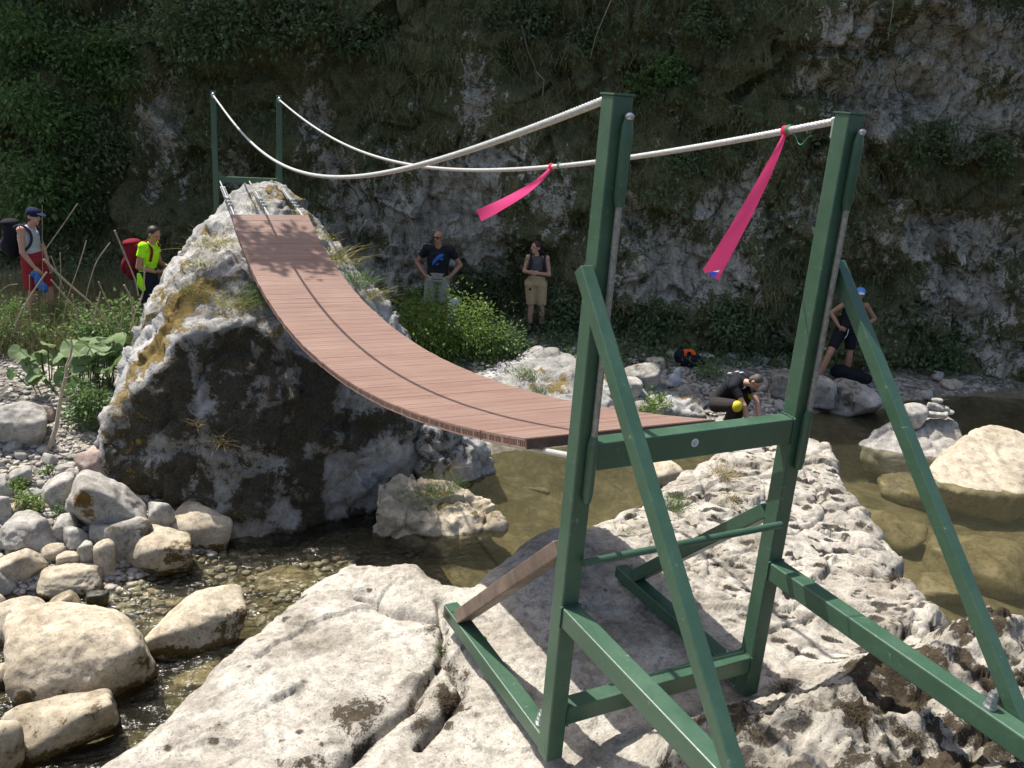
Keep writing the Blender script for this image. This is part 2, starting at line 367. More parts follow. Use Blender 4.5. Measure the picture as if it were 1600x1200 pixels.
# ------------------------------------------------------------------ the cliff across the river
CV = 16.6
ROCKY = [  # bare limestone seen through the growth: sight, half width, half height (photo pixels)
    (1430, 150, 130, 62, 1.0), (1520, 70, 110, 55, .9), (1350, 60, 60, 45, .6), (1560, 190, 60, 60, .8), (1290, 300, 60, 60, .6), (1480, 370, 150, 36, .9), (1350, 390, 80, 40, .6),
    (1040, 420, 80, 60, .95), (1140, 330, 70, 60, .6), (1120, 420, 60, 40, .7), (1330, 460, 60, 40, .5), (1500, 470, 110, 60, .7), (1570, 560, 70, 50, .5), (980, 350, 40, 50, .5),
    (690, 340, 100, 110, 1.0), (600, 330, 80, 60, .9), (560, 420, 80, 70, .95), (720, 270, 60, 55, .85), (640, 200, 26, 60, .5), (740, 160, 26, 70, .55), (530, 260, 40, 40, .6), (590, 130, 20, 80, .4),
    (285, 200, 40, 60, .8), (300, 260, 35, 40, .75), (255, 285, 35, 28, .6), (375, 265, 40, 30, .65), (500, 170, 28, 40, .6), (260, 470, 60, 50, .7), (230, 430, 50, 60, .6), (480, 90, 20, 40, .4), (860, 320, 40, 70, .3), (1250, 520, 70, 40, .5)]
def cliff_v(U, Z):
    P = xyz(U, Z, 0*U)
    lean = 0.10*(Z+2.2) - 0.3*sst(6, 12, Z)                              # leans back a little, overhangs at the top
    left = -0.4*sst(-2, -7, U)
    big = 0.75*fbm(P*np.array([0.22, 0.28, 1]), 3, 31) + 0.45*fbm(P*np.array([0.7, 0.8, 1]), 3, 77)
    led = Z*1.05+0.8*fbm(P*np.array([0.28, 0.5, 1]), 3, 12); fr = led-np.floor(led)
    ledge = 0.42*(sst(0.0, 0.85, fr)-fr*0.4)*(0.5+0.5*vnoise(P*0.35+9, 4))
    cr = ridged(P*np.array([1.9, 0.9, 1]), 4, 55)
    f1, f2 = worley(P*np.array([1.5, 1.2, 1])+0.5*xyz(vnoise(P, 2), vnoise(P, 3), 0*U), 6)
    block = 0.10*sst(0.0, 0.25, f2-f1)
    return CV + lean + left - big - ledge*0.8 - 0.10*cr - block - 0.34*facets(P*np.array([0.95, 0.85, 1])+0.25*xyz(vnoise(P*0.9, 2), vnoise(P*0.9, 3), 0*U), 61) - 0.15*facets(P*np.array([2.9, 2.2, 1]), 62) + 0.06*fbm(P*5, 3, 90) + 0.5*sst(-1.2, -2.6, Z)*0
def rocky(U, Z):
    m = np.zeros_like(U)
    for (x, y, a, b, s) in ROCKY:
        c = onv((x, y), CV); u, _ = uv(c); su = CV/FOC
        d = ((U-u)/(a*su))**2 + ((Z-c[2])/(b*su))**2
        m = np.maximum(m, s*np.exp(-d*0.75))
    P = xyz(U, Z, 0*U)
    return 0.9*m + 0.06 + 0.40*fbm(P*np.array([1.5, 1.1, 1]), 4, 41) + 0.18*fbm(P*np.array([5, 2.5, 1]), 3, 43)
def build_cliff():
    us = np.arange(-14, 17, 0.042); zs = np.concatenate([np.arange(-2.9, 6.6, 0.042), np.arange(6.6, 13.2, 0.16)])
    U, Z = np.meshgrid(us, zs, indexing='ij'); V = cliff_v(U, Z); rk = rocky(U, Z)
    V = V + 0.05*sst(0.3, 0.6, rk) - 0.10*(1-sst(0.25, 0.55, rk))*(0.5+fbm(xyz(U*1.3, Z*1.6, 0*U), 3, 66))
    Zc = np.minimum(Z, 12.6 - 6.0*sst(-7.4, -6.2, U)*sst(-2.2, -3.4, U) + 0.6*fbm(xyz(U*0.8, 0*U, 0*U), 3, 5)); P = C0 + UX*U[..., None] + VX*V[..., None]; P = P + VX*(np.maximum(Z-Zc, 0)*1.2)[..., None]; P[..., 2] = Zc  # gap added in the unseen cliff top so the sun reaches the bush
    m, t, b = new_mat('cliff_face'); k = NT(t); c = k.pos()
    mp = k.n('ShaderNodeMapping'); k.l(c, mp.inputs[0]); mp.inputs['Scale'].default_value = (1.0, 1.0, 0.55); cs = mp.outputs[0]
    n1 = k.noise(cs, 1.1, 7, 0.62, 0.5); n2 = k.noise(cs, 5.5, 8, 0.70, 0.6); n3 = k.noise(c, 24, 5, 0.7)
    wv = k.n('ShaderNodeVectorMath'); wv.operation = 'MULTIPLY_ADD'; wn = k.n('ShaderNodeTexNoise'); k.l(c, wn.inputs['Vector']); wn.inputs['Scale'].default_value = 1.6; wn.inputs['Detail'].default_value = 6; k.l(wn.outputs['Color'], wv.inputs[0]); wv.inputs[1].default_value = (0.9, 0.9, 0.7); k.l(c, wv.inputs[2])
    mp2 = k.n('ShaderNodeMapping'); k.l(wv.outputs[0], mp2.inputs[0]); mp2.inputs['Scale'].default_value = (0.9, 0.9, 1.7); ck = k.voro(mp2.outputs[0], 1.5, 'DISTANCE_TO_EDGE'); ck2 = k.voro(mp2.outputs[0], 5.5, 'DISTANCE_TO_EDGE')
    rock = k.ramp(n2, [(0.32, (0.10, 0.09, 0.07)), (0.43, (0.36, 0.325, 0.265)), (0.60, (0.60, 0.545, 0.45))])
    rock = k.mix(k.ramp(k.math('ADD', ck, k.math('MULTIPLY', n1, 0.10)), [(0.045, 0.9), (0.075, 0.0)]), rock, (0.035, 0.032, 0.024)); rock = k.mix(k.ramp(k.math('ADD', ck2, k.math('MULTIPLY', n2, 0.12)), [(0.050, 0.6), (0.085, 0.0)]), rock, (0.09, 0.055, 0.04))
    rock = k.mix(k.ramp(n3, [(0.38, 0.6), (0.50, 0.0)]), rock, (0.15, 0.14, 0.12))
    mossc = k.mix(k.ramp(n1, [(0.35, 0), (0.65, 1)]), (0.115, 0.130, 0.060), (0.215, 0.195, 0.10))
    mossc = k.mix(k.ramp(n3, [(0.35, 0.8), (0.6, 0.0)]), mossc, (0.050, 0.052, 0.026))
    rf = k.math('ADD', k.attr('rocky'), k.math('MULTIPLY', k.math('SUBTRACT', n2, 0.5), 1.7))
    rf = k.math('ADD', rf, k.math('MULTIPLY', k.math('SUBTRACT', n3, 0.5), 0.7))
    col = k.mix(k.ramp(rf, [(0.40, 0.0), (0.56, 1.0)]), mossc, rock)
    k.l(col, b.inputs['Base Color']); b.inputs['Roughness'].default_value = 0.95; b.inputs['Specular IOR Level'].default_value = 0.1
    k.l(k.bump(k.math('ADD', n2, k.math('MULTIPLY', n3, 0.4)), 0.9, 0.12), b.inputs['Normal'])
    o = link('cliff', mesh_np('cliff', P.reshape(-1, 3), grid_faces(len(us), len(zs)), attrs={'rocky': rk.ravel()}), m); tag(o, kind='structure')
build_cliff()

# ------------------------------------------------------------------ the near rock slab that carries the tower
ROCK_NEAR = rock_mat('pitted_pale_limestone', (0.50, 0.47, 0.41), (0.385, 0.355, 0.305), (0.23, 0.205, 0.165), moss=(0.055, 0.042, 0.026), lichen=(0.030, 0.026, 0.022), spots=0.64, sc=2.2, bump=0.85, coord='pos')
def poly_sd(P, poly):
    """signed distance to polygon, inside positive"""
    x, y = P[..., 0], P[..., 1]; n = len(poly); d = np.full(x.shape, 1e9); ins = np.zeros(x.shape, bool)
    for i in range(n):
        a = poly[i]; b = poly[(i+1) % n]; e = b-a; wx = x-a[0]; wy = y-a[1]
        tt = np.clip((wx*e[0]+wy*e[1])/(e @ e), 0, 1); d = np.minimum(d, np.hypot(wx-e[0]*tt, wy-e[1]*tt))
        c = (a[1] <= y) != (b[1] <= y); xi = a[0]+(y-a[1])*e[0]/(e[1] if abs(e[1]) > 1e-9 else 1e-9); ins ^= c & (x < xi)
    return np.where(ins, d, -d)
NEAR_L = [onz(p, -0.6)[:2] for p in [(180, 1200), (300, 1090), (372, 1010), (440, 960), (500, 905), (545, 887), (600, 888), (650, 900), (690, 935)]]
NEAR_R = [onz(p, -0.45)[:2] for p in [(735, 905), (800, 860), (850, 828), (920, 820), (1000, 785), (1060, 735), (1130, 700), (1240, 678), (1298, 680), (1318, 740), (1345, 785), (1392, 830), (1412, 860), (1395, 900), (1430, 905), (1500, 980), (1560, 1080), (1600, 1135)]]
NEAR_POLY = [np.array(p) for p in [(-3.3, -3.9), (-2.9, -1.2), (-2.35, 0.15)]] + NEAR_L + NEAR_R + [np.array(p) for p in [(1.55, -1.1), (1.9, -2.2), (2.2, -3.9)]]
def near_z(x, y):
    P = xyz(x, y, 0*x); wp = P + 0.05*xyz(fbm(P*3, 3, 1), fbm(P*3, 3, 2), 0*x)
    sd = poly_sd(wp[..., :2], NEAR_POLY) + 0.02*fbm(P*7, 3, 3)
    left = sst(-0.15, -0.75, x)*sst(-0.5, 0.1, y)
    zb = -0.43 - 0.10*left + 0.05*fbm(P*0.9, 3, 8)*(1-sst(0.3, 0.05, np.hypot(x, (y-0.45)*0.9)-0.35))
    rough = sst(0.10, -0.55, y+0.09*fbm(P*2.5, 3, 13))*sst(-0.62, 0.05, x + 0.15*fbm(P*2.2, 3, 15))
    zb = zb + rough*0.44 + 0.30*sst(-0.75, -1.7, y)*(1-rough) + 0.10*sst(-1.2, -2.4, y)
    # rounded shoulders, then a steep drop to the stream bed
    drop = np.where(sd > 0, 0.07*np.exp(-sd/0.06), 0.07 + 2.4*(1-np.exp(sd/0.26)))
    z = zb - drop
    # surface: scallops, pits and joints
    right = sst(0.5, 1.2, x+0.3*fbm(P*1.2, 2, 60))
    amp = 0.35 + 0.65*np.maximum(right, rough)
    wq = wp @ np.array([[0.83, 0.55, 0], [-0.55, 0.83, 0], [0, 0, 1]]); f1, f2 = worley(wq*np.array([6.5, 13.0, 1]) + 0.25, 4); g1, g2 = worley(wq*np.array([13, 26, 1]), 9)
    z = z + 0.022*fbm(P*5, 5, 22)*(amp-0.5*right*(1-rough)) + 0.012*fbm(P*18, 4, 23) + rough*0.12*ridged(wp*3.4, 5, 27) - rough*0.05
    pf = f1+0.10*fbm(P*14, 2, 72); pm = np.maximum(right, 0.5*rough)*sst(0.42, 0.70, 0.5+fbm(P*1.9, 3, 70)); pitc = sst(0.40, 0.26, pf)*pm; pit = sst(0.34, 0.16, pf)*np.maximum(right, 0.5*rough)*sst(0.1, 0.4, 0.5+fbm(P*1.7, 2, 70)); pit2 = sst(0.36, 0.20, g1)*amp*sst(0.25, 0.45, 0.5+fbm(P*2.3, 2, 71))
    z = z - 0.018*pit - 0.010*pit2 + np.maximum(right, rough)*0.040*facets(wp*np.array([2.6, 4.0, 1]), 45) + (right*0.25+rough)*0.020*facets(wp*np.array([8, 12, 1]), 46) + 0.022*facets(wp*np.array([1.4, 2.2, 1]), 47) + 0.010*facets(wp*np.array([4.5, 6, 1]), 48) - right*0.008*ridged(wp*np.array([6, 11, 1]), 4, 37)
    crack = 1e9
    for pts in ([(685, 935), (700, 975), (690, 1015), (655, 1060), (640, 1105), (590, 1135), (555, 1165), (520, 1200)], [(690, 1015), (720, 1060), (700, 1110), (650, 1160)], [(560, 925), (610, 950), (690, 960)]):
        q = [onz(p, -0.5)[:2] for p in pts]
        for a, b in zip(q[:-1], q[1:]):
            e = b-a; tt = np.clip(((wp[..., 0]-a[0])*e[0]+(wp[..., 1]-a[1])*e[1])/(e @ e), 0, 1); crack = np.minimum(crack, np.hypot(wp[..., 0]-a[0]-e[0]*tt, wp[..., 1]-a[1]-e[1]*tt))
    z = z - 0.055*np.exp(-(crack/0.018)**2) - 0.03*np.exp(-(crack/0.07)**2)
    h1, h2 = worley(wp*np.array([1.7, 2.3, 1])+3.1, 19); j = np.exp(-((h2-h1)/0.035)**2)*np.maximum(right, rough); z = z - 0.03*j
    return z, dict(pitc=pitc, sd=sd, rough=rough, crack=crack, pit=pit, pit2=pit2, joint=j, right=right)
def near_top(x, y): return float(near_z(np.array([x], float), np.array([y], float))[0][0])
def build_near():
    xs = np.concatenate([np.arange(-3.9, -2.4, 0.03), np.arange(-2.4, 2.2, 0.0095), np.arange(2.2, 4.1, 0.014)])
    ys = np.concatenate([np.arange(-4.4, -1.3, 0.04), np.arange(-1.3, 2.0, 0.0095), np.arange(2.0, 3.2, 0.016)])
    X, Y = np.meshgrid(xs, ys, indexing='ij'); Z, a = near_z(X, Y); P = xyz(X, Y, np.maximum(Z, -3.0)); n = fbm(xyz(X, Y, 0*X)*3.1, 4, 33); n2 = fbm(xyz(X, Y, 0*X)*9, 3, 34)
    moss = 0.95*np.exp(-(a['crack']/0.060)**2)*(0.55+0.9*n) + 0.95*a['rough']*sst(-0.30, 0.12, n+0.6*n2) + 0.55*a['joint'] + 0.35*a['pit'] - 0.25
    for (px, py, rx, ry, s) in ((560, 1110, 60, 40, .8), (700, 1090, 26, 40, .9), (480, 1190, 60, 22, .7), (680, 970, 26, 26, .7), (1230, 1090, 60, 40, .6), (1340, 1110, 60, 40, .5), (1095, 1000, 1, 1, 0)):
        c = onz((px, py), -0.5 if px < 900 else 0.0); sx = rx/FOC*3.3; sy = ry/FOC*4.2
        moss = np.maximum(moss, s*np.exp(-((X-c[0])/sx)**2-((Y-c[1])/sy)**2)*(0.8+0.9*n))
    q1, _ = worley(xyz(X, Y, 0*X)*7+4.4, 91); spots = sst(0.20, 0.10, q1+0.08*n2)*sst(-0.25, 0.0, fbm(xyz(X, Y, 0*X)*1.6, 2, 92))*(1-a['right'])
    lich = 0.8*spots + 1.25*a['pitc'] + 0.95*a['pit2']*(0.35+0.65*a['right']) + 0.45*a['joint'] + 0.30*a['rough'] + 0.45*sst(-0.02, -0.2, a['sd']) - 0.16
    o = link('rock_slab', mesh_np('rock_slab', P.reshape(-1, 3), grid_faces(len(xs), len(ys)), attrs={'moss': moss.ravel(), 'lichen': lich.ravel()}), ROCK_NEAR)
    tag(o, 'large pitted pale limestone slab carrying the near green steel tower', 'rock')
build_near()

# ------------------------------------------------------------------ big rock under the far end of the bridge, and other rocks built from hull points
def hull_rock(name, pts, voxel, mat, seed, amp=(0.16, 0.05, 0.02), freq=(0.9, 3.0, 10.0), moss=None, smooth=6, fac=0.0, base_n=False):
    bm = bmesh.new()
    for p in pts: bm.verts.new(tuple(p))
    r = bmesh.ops.convex_hull(bm, input=bm.verts)
    bmesh.ops.delete(bm, geom=list({g for g in r['geom_interior'] + r['geom_unused'] if isinstance(g, bmesh.types.BMVert)}), context='VERTS')
    me = bpy.data.meshes.new(name); bm.to_mesh(me); bm.free()
    me = evaluated(me, [('REMESH', dict(mode='VOXEL', voxel_size=voxel)), ('SMOOTH', dict(factor=0.5, iterations=smooth))])
    V = co_get(me); Nn = no_get(me); N0 = Nn
    d = amp[0]*fbm(V*freq[0], 3, seed) + fac*(facets(V*freq[1]*0.6+0.3*fbm(V*2, 2, seed+5)[:, None], seed+9) + 0.45*facets(V*freq[1]*1.9, seed+10)) + amp[1]*ridged(V*freq[1]+0.3*fbm(V*2, 2, seed+5)[:, None], 3, seed+1) + amp[2]*fbm(V*freq[2], 4, seed+2)
    f1, f2 = worley(V*freq[1]*0.55 + 0.3*fbm(V*1.5, 2, seed+6)[:, None], seed+3); d -= amp[1]*0.9*np.exp(-((f2-f1)/0.07)**2)
    g1, _ = worley(V*freq[2]*0.8, seed+4); d -= amp[2]*1.3*np.clip(1-g1/0.4, 0, 1)
    V = V + Nn*d[:, None]; co_set(me, V); smooth_all(me); Nn = no_get(me)
    if moss: mo, li = moss(V, N0 if base_n else Nn)
    else: mo = np.zeros(len(V)); li = np.zeros(len(V))
    set_attr(me, 'moss', mo); set_attr(me, 'lichen', li)
    return link(name, me, mat)
ROCK_BIG = rock_mat('mossy_grey_limestone', (0.50, 0.49, 0.47), (0.37, 0.36, 0.34), (0.22, 0.21, 0.19), moss=(0.16, 0.112, 0.034), lichen=(0.024, 0.021, 0.014), spots=0.64, sc=0.9, bump=0.7, coord='pos')
def big_moss(V, Nn):
    n = fbm(V*1.1, 4, 201); n2 = fbm(V*4, 3, 202)
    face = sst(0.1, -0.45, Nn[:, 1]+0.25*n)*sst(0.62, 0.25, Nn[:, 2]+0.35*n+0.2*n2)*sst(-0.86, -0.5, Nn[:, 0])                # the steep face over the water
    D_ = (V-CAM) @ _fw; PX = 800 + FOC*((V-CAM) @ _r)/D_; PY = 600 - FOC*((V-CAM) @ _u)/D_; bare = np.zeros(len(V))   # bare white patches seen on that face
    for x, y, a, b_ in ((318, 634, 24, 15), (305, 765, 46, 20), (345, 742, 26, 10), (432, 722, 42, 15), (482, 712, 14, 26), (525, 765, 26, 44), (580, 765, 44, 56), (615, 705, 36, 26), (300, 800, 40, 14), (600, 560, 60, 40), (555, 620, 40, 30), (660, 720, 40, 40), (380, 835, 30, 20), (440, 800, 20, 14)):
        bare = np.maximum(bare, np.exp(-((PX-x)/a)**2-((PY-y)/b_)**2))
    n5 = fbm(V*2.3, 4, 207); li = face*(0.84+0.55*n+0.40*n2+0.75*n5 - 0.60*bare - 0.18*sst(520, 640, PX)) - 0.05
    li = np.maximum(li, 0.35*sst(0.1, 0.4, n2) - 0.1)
    ridge = np.zeros(len(V))
    q = np.array([ony((285, 470), 7.5), ony((250, 560), 7.2), ony((205, 640), 7.0), ony((190, 680), 6.9), ony((230, 730), 6.7)])
    for a, b in zip(q[:-1], q[1:]):
        e = b-a; tt = np.clip(((V-a) @ e)/(e @ e), 0, 1); ridge = np.maximum(ridge, np.exp(-(np.linalg.norm(V-a-e*tt[:, None], axis=1)/0.30)**2))
    mo = 0.80*ridge*(0.70+0.8*n+0.4*n2) + 0.62*sst(0.35, 0.8, Nn[:, 2])*sst(-0.1, 0.35, n+0.3*n2) - 0.1
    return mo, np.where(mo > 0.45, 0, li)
BIG = [ony((355, 880), 6.1), ony((440, 850), 6.15), ony((540, 830), 6.3), ony((660, 800), 6.55), ony((745, 760), 6.9),
       ony((245, 800), 6.6), ony((170, 770), 7.0), ony((155, 700), 7.1), ony((185, 610), 7.5), ony((212, 515), 8.2), ony((290, 425), 8.9), ony((345, 350), 9.6), ony((372, 298), 10.4), ony((425, 284), 10.7), ony((470, 318), 10.3),
       ony((385, 500), 6.75), ony((285, 520), 6.8), ony((500, 560), 6.55), ony((600, 660), 6.6), ony((755, 692), 7.2), ony((690, 640), 7.6), ony((640, 545), 8.6), ony((560, 430), 9.4), ony((520, 380), 9.8),
       np.array([-1.4, 9.5, -2.4]), np.array([-0.6, 11.2, -2.2]), np.array([1.5, 11.6, -2.2]), np.array([2.9, 9.6, -2.4]), np.array([0.2, 11.4, 0.0]), np.array([-1.1, 7.2, -3.2]), np.array([2.4, 7.0, -3.2]), np.array([-0.3, 6.2, -3.3]), np.array([0.8, 6.4, -3.3])]
big = hull_rock('crag', BIG, 0.035, ROCK_BIG, 101, amp=(0.12, 0.045, 0.03), freq=(1.0, 2.4, 9.0), moss=big_moss, smooth=12, fac=0.09, base_n=True)
tag(big, 'tall mossy limestone crag under the far end of the footbridge', 'rock')
# ------------------------------------------------------------------ near tower: green square tube
WX = 0.4725; HS = 0.035; ZT = 1.919; ZC = 0.822
def tower_near():
    T = empty('bridge_tower', (0, 0, 0)); tag(T, 'tall green steel tower bolted to the near rock slab', 'bridge tower')
    def part(name, a, b, w=0.07, h=0.07, up=(0, 0, 1), mat=GREEN, bev=0.005):
        m = MB(); m.beam(a, b, w, h, up); return m.build(name, mat, T, bevel=bev)
    for s, zb in ((-1, -0.445), (1, -0.42)):
        x = s*WX
        p = part('post', (x, 0, zb), (x, 0, ZT), up=(0, 1, 0))
        m = MB(); m.box((x, 0, ZT+0.002), ((1, 0, 0), (0, 1, 0), (0, 0, 1)), (0.038, 0.038, 0.003)); m.build('cap_plate', GREEN, T, bevel=0.001)
        # half round saddle that guides the rope down the back of the post
        for name, z0, z1 in (('top_guide', 1.60, 1.86), ('bottom_guide', 0.62, 0.86)):
            m = MB(); zs = np.linspace(z0, z1, 9); m.tube([(x+0.012, -HS-0.014, z) for z in zs], [0.014]+[0.019]*7+[0.012], 14); m.build(name, GREEN, T, smooth=True)
        m = MB(); m.ball((x+0.012, -HS-0.020, 1.862), (0.015, 0.015, 0.012)); m.build('rope_end', STEEL, T, smooth=True)
        # back beam, long strut, base beam, brace
        part('back_beam', (x, -HS, 0.178), (x, -1.18, 0.178), 0.07, 0.076)
        xo = x + s*0.062
        part('strut', (xo, -0.005, 1.405), (xo, -1.07, 0.17), 0.046, 0.046, up=(1, 0, 0), bev=0.004)
        zb2 = -0.397 if s < 0 else -0.375
        part('base_beam', (x, HS if s > 0 else -0.02, zb2), (x, 0.97, zb2), 0.072, 0.066)
        part('brace', (x, 0.83, zb2+0.05), (x, 0.045, 0.405), 0.060, 0.075, up=(1, 0, 0), mat=RUSTED if s < 0 else GREEN)
    part('crossbeam', (-WX+HS, 0, ZC-0.05), (WX-HS, 0, ZC-0.05), 0.07, 0.10)
    part('base_crossbeam', (-WX+HS, 0.0, -0.262), (WX-HS, 0.0, -0.262), 0.07, 0.075)
    m = MB(); m.tube([(-WX+0.02, -0.055, 0.392), (WX-0.03, -0.055, 0.392)], 0.0135, 14); m.build('tie_bar', GREEN, T, smooth=False, bevel=0.0)
    c = onv((1086, 692), 1.0)
    q = ony((1086, 692), -HS-0.002); m = MB(); m.tube([(q[0], -HS-0.003, q[2]), (q[0], -HS+0.001, q[2])], 0.0155, 24)
    b = m.build('maker_badge', plain('badge_white', (0.50, 0.52, 0.50), 0.5), T); m = MB()
    th = np.linspace(0.6, 5.2, 14); m.tube([(q[0]+0.008*math.cos(a), -HS-0.0035, q[2]+0.008*math.sin(a)) for a in th], 0.0012, 6)
    m.build('emblem', plain('badge_grey', (0.22, 0.24, 0.23), 0.5), b)
    m = MB(); m.box((q[0], -HS-0.004, q[2]), ((1, 0, 0), (0, 1, 0), (0, 0, 1)), (0.0045, 0.0012, 0.0009)); m.build('emblem', bpy.data.materials['badge_grey'], b)
    weld = plain('weld_bead', (0.030, 0.078, 0.050), 0.45, 0.4, 120, bump=0.6); rw = random.Random(2)
    def bead(a, b):
        wm = MB(); a = np.array(a, float); b = np.array(b, float); L = np.linalg.norm(b-a); n = max(2, int(L/0.007))
        for t in np.linspace(0, 1, n): wm.ball(a+(b-a)*t+np.array([rw.uniform(-.0006, .0006) for _ in '123']), (0.0052, 0.0052, 0.0045), nu=7, nv=4)
        wm.build('weld_bead', weld, T, smooth=True)
    for s in (-1, 1):
        xi = s*(WX-HS); y0 = -HS
        for z in (ZC+0.002, ZC-0.101): bead((xi-s*0.002, -0.033, z), (xi-s*0.002, 0.033, z))
        bead((xi-s*0.002, -0.037, ZC-0.1), (xi-s*0.002, -0.037, ZC)); bead((s*WX-0.033, -HS-0.003, 0.218), (s*WX+0.033, -HS-0.003, 0.218))
        for d in (-0.037, 0.037): bead((s*WX+d, -HS-0.002, 0.140), (s*WX+d, -HS-0.002, 0.216))
        bead((s*WX-0.03, 0.036, 0.45), (s*WX+0.03, 0.036, 0.45)); bead((xi-s*0.002, -0.03, -0.224), (xi-s*0.002, 0.03, -0.224)); bead((xi-s*0.002, -0.037, -0.298), (xi-s*0.002, -0.037, -0.226))
    def bolt(p, sc=1.0):
        p = np.array(p); m = MB()
        m.tube([p, p+[0, 0, 0.010*sc]], 0.024*sc, 20); o = m.build('anchor_bolt', STEEL, T, bevel=0.001)
        m = MB(); m.tube([p+[0, 0, 0.0101*sc], p+[0, 0, 0.032*sc]], 0.019*sc, 6); m.build('nut', STEEL, o, bevel=0.0015)
        m = MB(); m.tube([p+[0, 0, 0.0323*sc], p+[0, 0, 0.050*sc]], 0.017*sc, 6); m.build('nut', STEEL, o, bevel=0.0015)
        m = MB(); m.tube([p+[0, 0, 0.0503*sc], p+[0, 0, 0.066*sc]], 0.010*sc, 14); m.build('stud', STEEL, o)
    q = onz((833, 1115), -0.36); bolt((-WX-0.006, 0.075, -0.364), 0.95)
    bolt((WX-0.012, 0.115, -0.342), 0.9); bolt((WX-0.005, -0.985, 0.216), 0.9)
    m = MB(); m.box((-WX-0.0, 0.93, -0.363), ((1, 0, 0), (0, 1, 0), (0, 0, 1)), (0.03, 0.035, 0.002)); m.build('end_plate', GREEN, T)
    for s in (-1, 1):                                                   # eye bolts the ropes run through
        m = MB(); m.tube([(s*WX, HS-0.01, 1.895), (s*WX, HS+0.035, 1.895)], 0.011, 10); m.box((s*WX, HS+0.016, 1.868), ((1, 0, 0), (0, 1, 0), (0, 0, 1)), (0.014, 0.010, 0.035)); m.build('rope_clamp', STEEL, T, smooth=False, bevel=0.002)
tower_near()

# ------------------------------------------------------------------ deck: hangs in a curve from tower to tower
A = math.radians(2.0); AX = np.array([math.cos(A), -math.sin(A), 0]); AY = np.array([math.sin(A), math.cos(A), 0])
_s = np.array([0.45, 1.1, 1.85, 2.9, 4.2, 5.6, 7.2, 8.35]); _z = np.array([0.645, 0.462, 0.262, 0.062, -0.082, -0.125, 0.055, 0.37])
_pf = np.polyfit(_s, _z, 5)
def deck_z(s): return np.polyval(_pf, s)
def deck_pt(s, off, dz=0.0):
    s = float(s); sl = float(np.polyval(np.polyder(_pf), s)); n = np.array([0, 0, 1.0])-AY*sl; n /= np.linalg.norm(n)
    return AY*s + AX*off + np.array([0, 0, float(deck_z(s))]) + n*dz
def frame_at(s):
    sl = float(np.polyval(np.polyder(_pf), s)); t = AY + np.array([0, 0, sl]); t /= np.linalg.norm(t); return t, AX, np.cross(AX, t)
HWD = 0.445
def board_mat():
    m, t, b = new_mat('composite_board'); k = NT(t); c = k.coord('Object', (2.0, 60, 60)); cp = k.coord('Object')
    n = k.noise(c, 1.2, 5, 0.65); n2 = k.noise(cp, 2.2, 4); n3 = k.noise(cp, 90, 3); ri = k.n('ShaderNodeNewGeometry').outputs['Random Per Island']
    col = k.mix(k.ramp(n, [(0.3, 0), (0.7, 1)]), (0.180, 0.106, 0.082), (0.305, 0.200, 0.160))
    col = k.mix(k.math('MULTIPLY', ri, 0.35), col, (0.165, 0.092, 0.070)); col = k.mix(k.ramp(n2, [(0.45, 0.0), (0.7, 0.35)]), col, (0.34, 0.23, 0.18))
    col = k.mix(k.ramp(ri, [(0.72, 0.0), (1.0, 0.45)]), col, (0.36, 0.265, 0.22)); k.l(col, b.inputs['Base Color']); b.inputs['Roughness'].default_value = 0.55; b.inputs['Specular IOR Level'].default_value = 0.4
    k.l(k.bump(k.math('ADD', n, k.math('MULTIPLY', n3, 0.3)), 0.25, 0.004), b.inputs['Normal']); return m
def deck():
    D = empty('bridge_deck', deck_pt(0.45, 0)); tag(D, 'sagging reddish brown plank deck of the suspension footbridge', 'bridge deck'); base = np.array(D.location)
    bm_ = board_mat(); m = MB(); holes = MB(); pitch = 0.1485; th = 0.040; k = 0; s = 0.45
    rng = random.Random(4)
    while s < 8.32:
        t, x, n = frame_at(s+pitch/2); c = deck_pt(s+pitch/2, 0)-base; hw = HWD+rng.uniform(-0.003, 0.003); c = c + n*rng.uniform(-0.0005, 0.0005)
        w = pitch-0.0042
        # hollow profile: top skin with fine grooves, bottom skin, ribs; open ends
        ng = 7; gw = w/ng
        m.box(c - n*0.0045, (t, x, n), (w/2, hw, 0.0035))
        for g in range(ng): m.box(c + t*((g+0.5)*gw-w/2) - n*0.0006, (t, x, n), (gw/2-0.0024, hw, 0.0022))
        m.box(c - n*(th-0.003), (t, x, n), (w/2, hw, 0.003))
        xs = np.linspace(-w/2+0.003, w/2-0.003, 9)
        for j, q in enumerate(xs): m.box(c + t*q - n*(th/2+0.001), (t, x, n), (0.0065 if j == 4 else 0.0026, hw-0.0004, th/2-0.0045))
        s += pitch/np.linalg.norm([1, float(np.polyval(np.polyder(_pf), s))]); k += 1
    o = m.build('boards', bm_, D)
    t, x, n = frame_at(0.45); m = MB(); m.box(deck_pt(0.444, 0)-base-n*0.0205, (t, x, n), (0.004, HWD, 0.0205)); m.build('end_board', plain('end_board_brown', (0.085, 0.048, 0.036), 0.6), D, bevel=0.002)
    for off in (-0.36, 0.0, 0.36):
        m = MB(); P = [deck_pt(q, off, -0.056)-base for q in np.linspace(0.46, 8.3, 70)]
        P = [np.array([off*1.1, 0.02, 0.735])-base] + P; m.tube(P, 0.0115, 10); m.build('support_rope', CABLE, D, smooth=True)
    return D
deck()

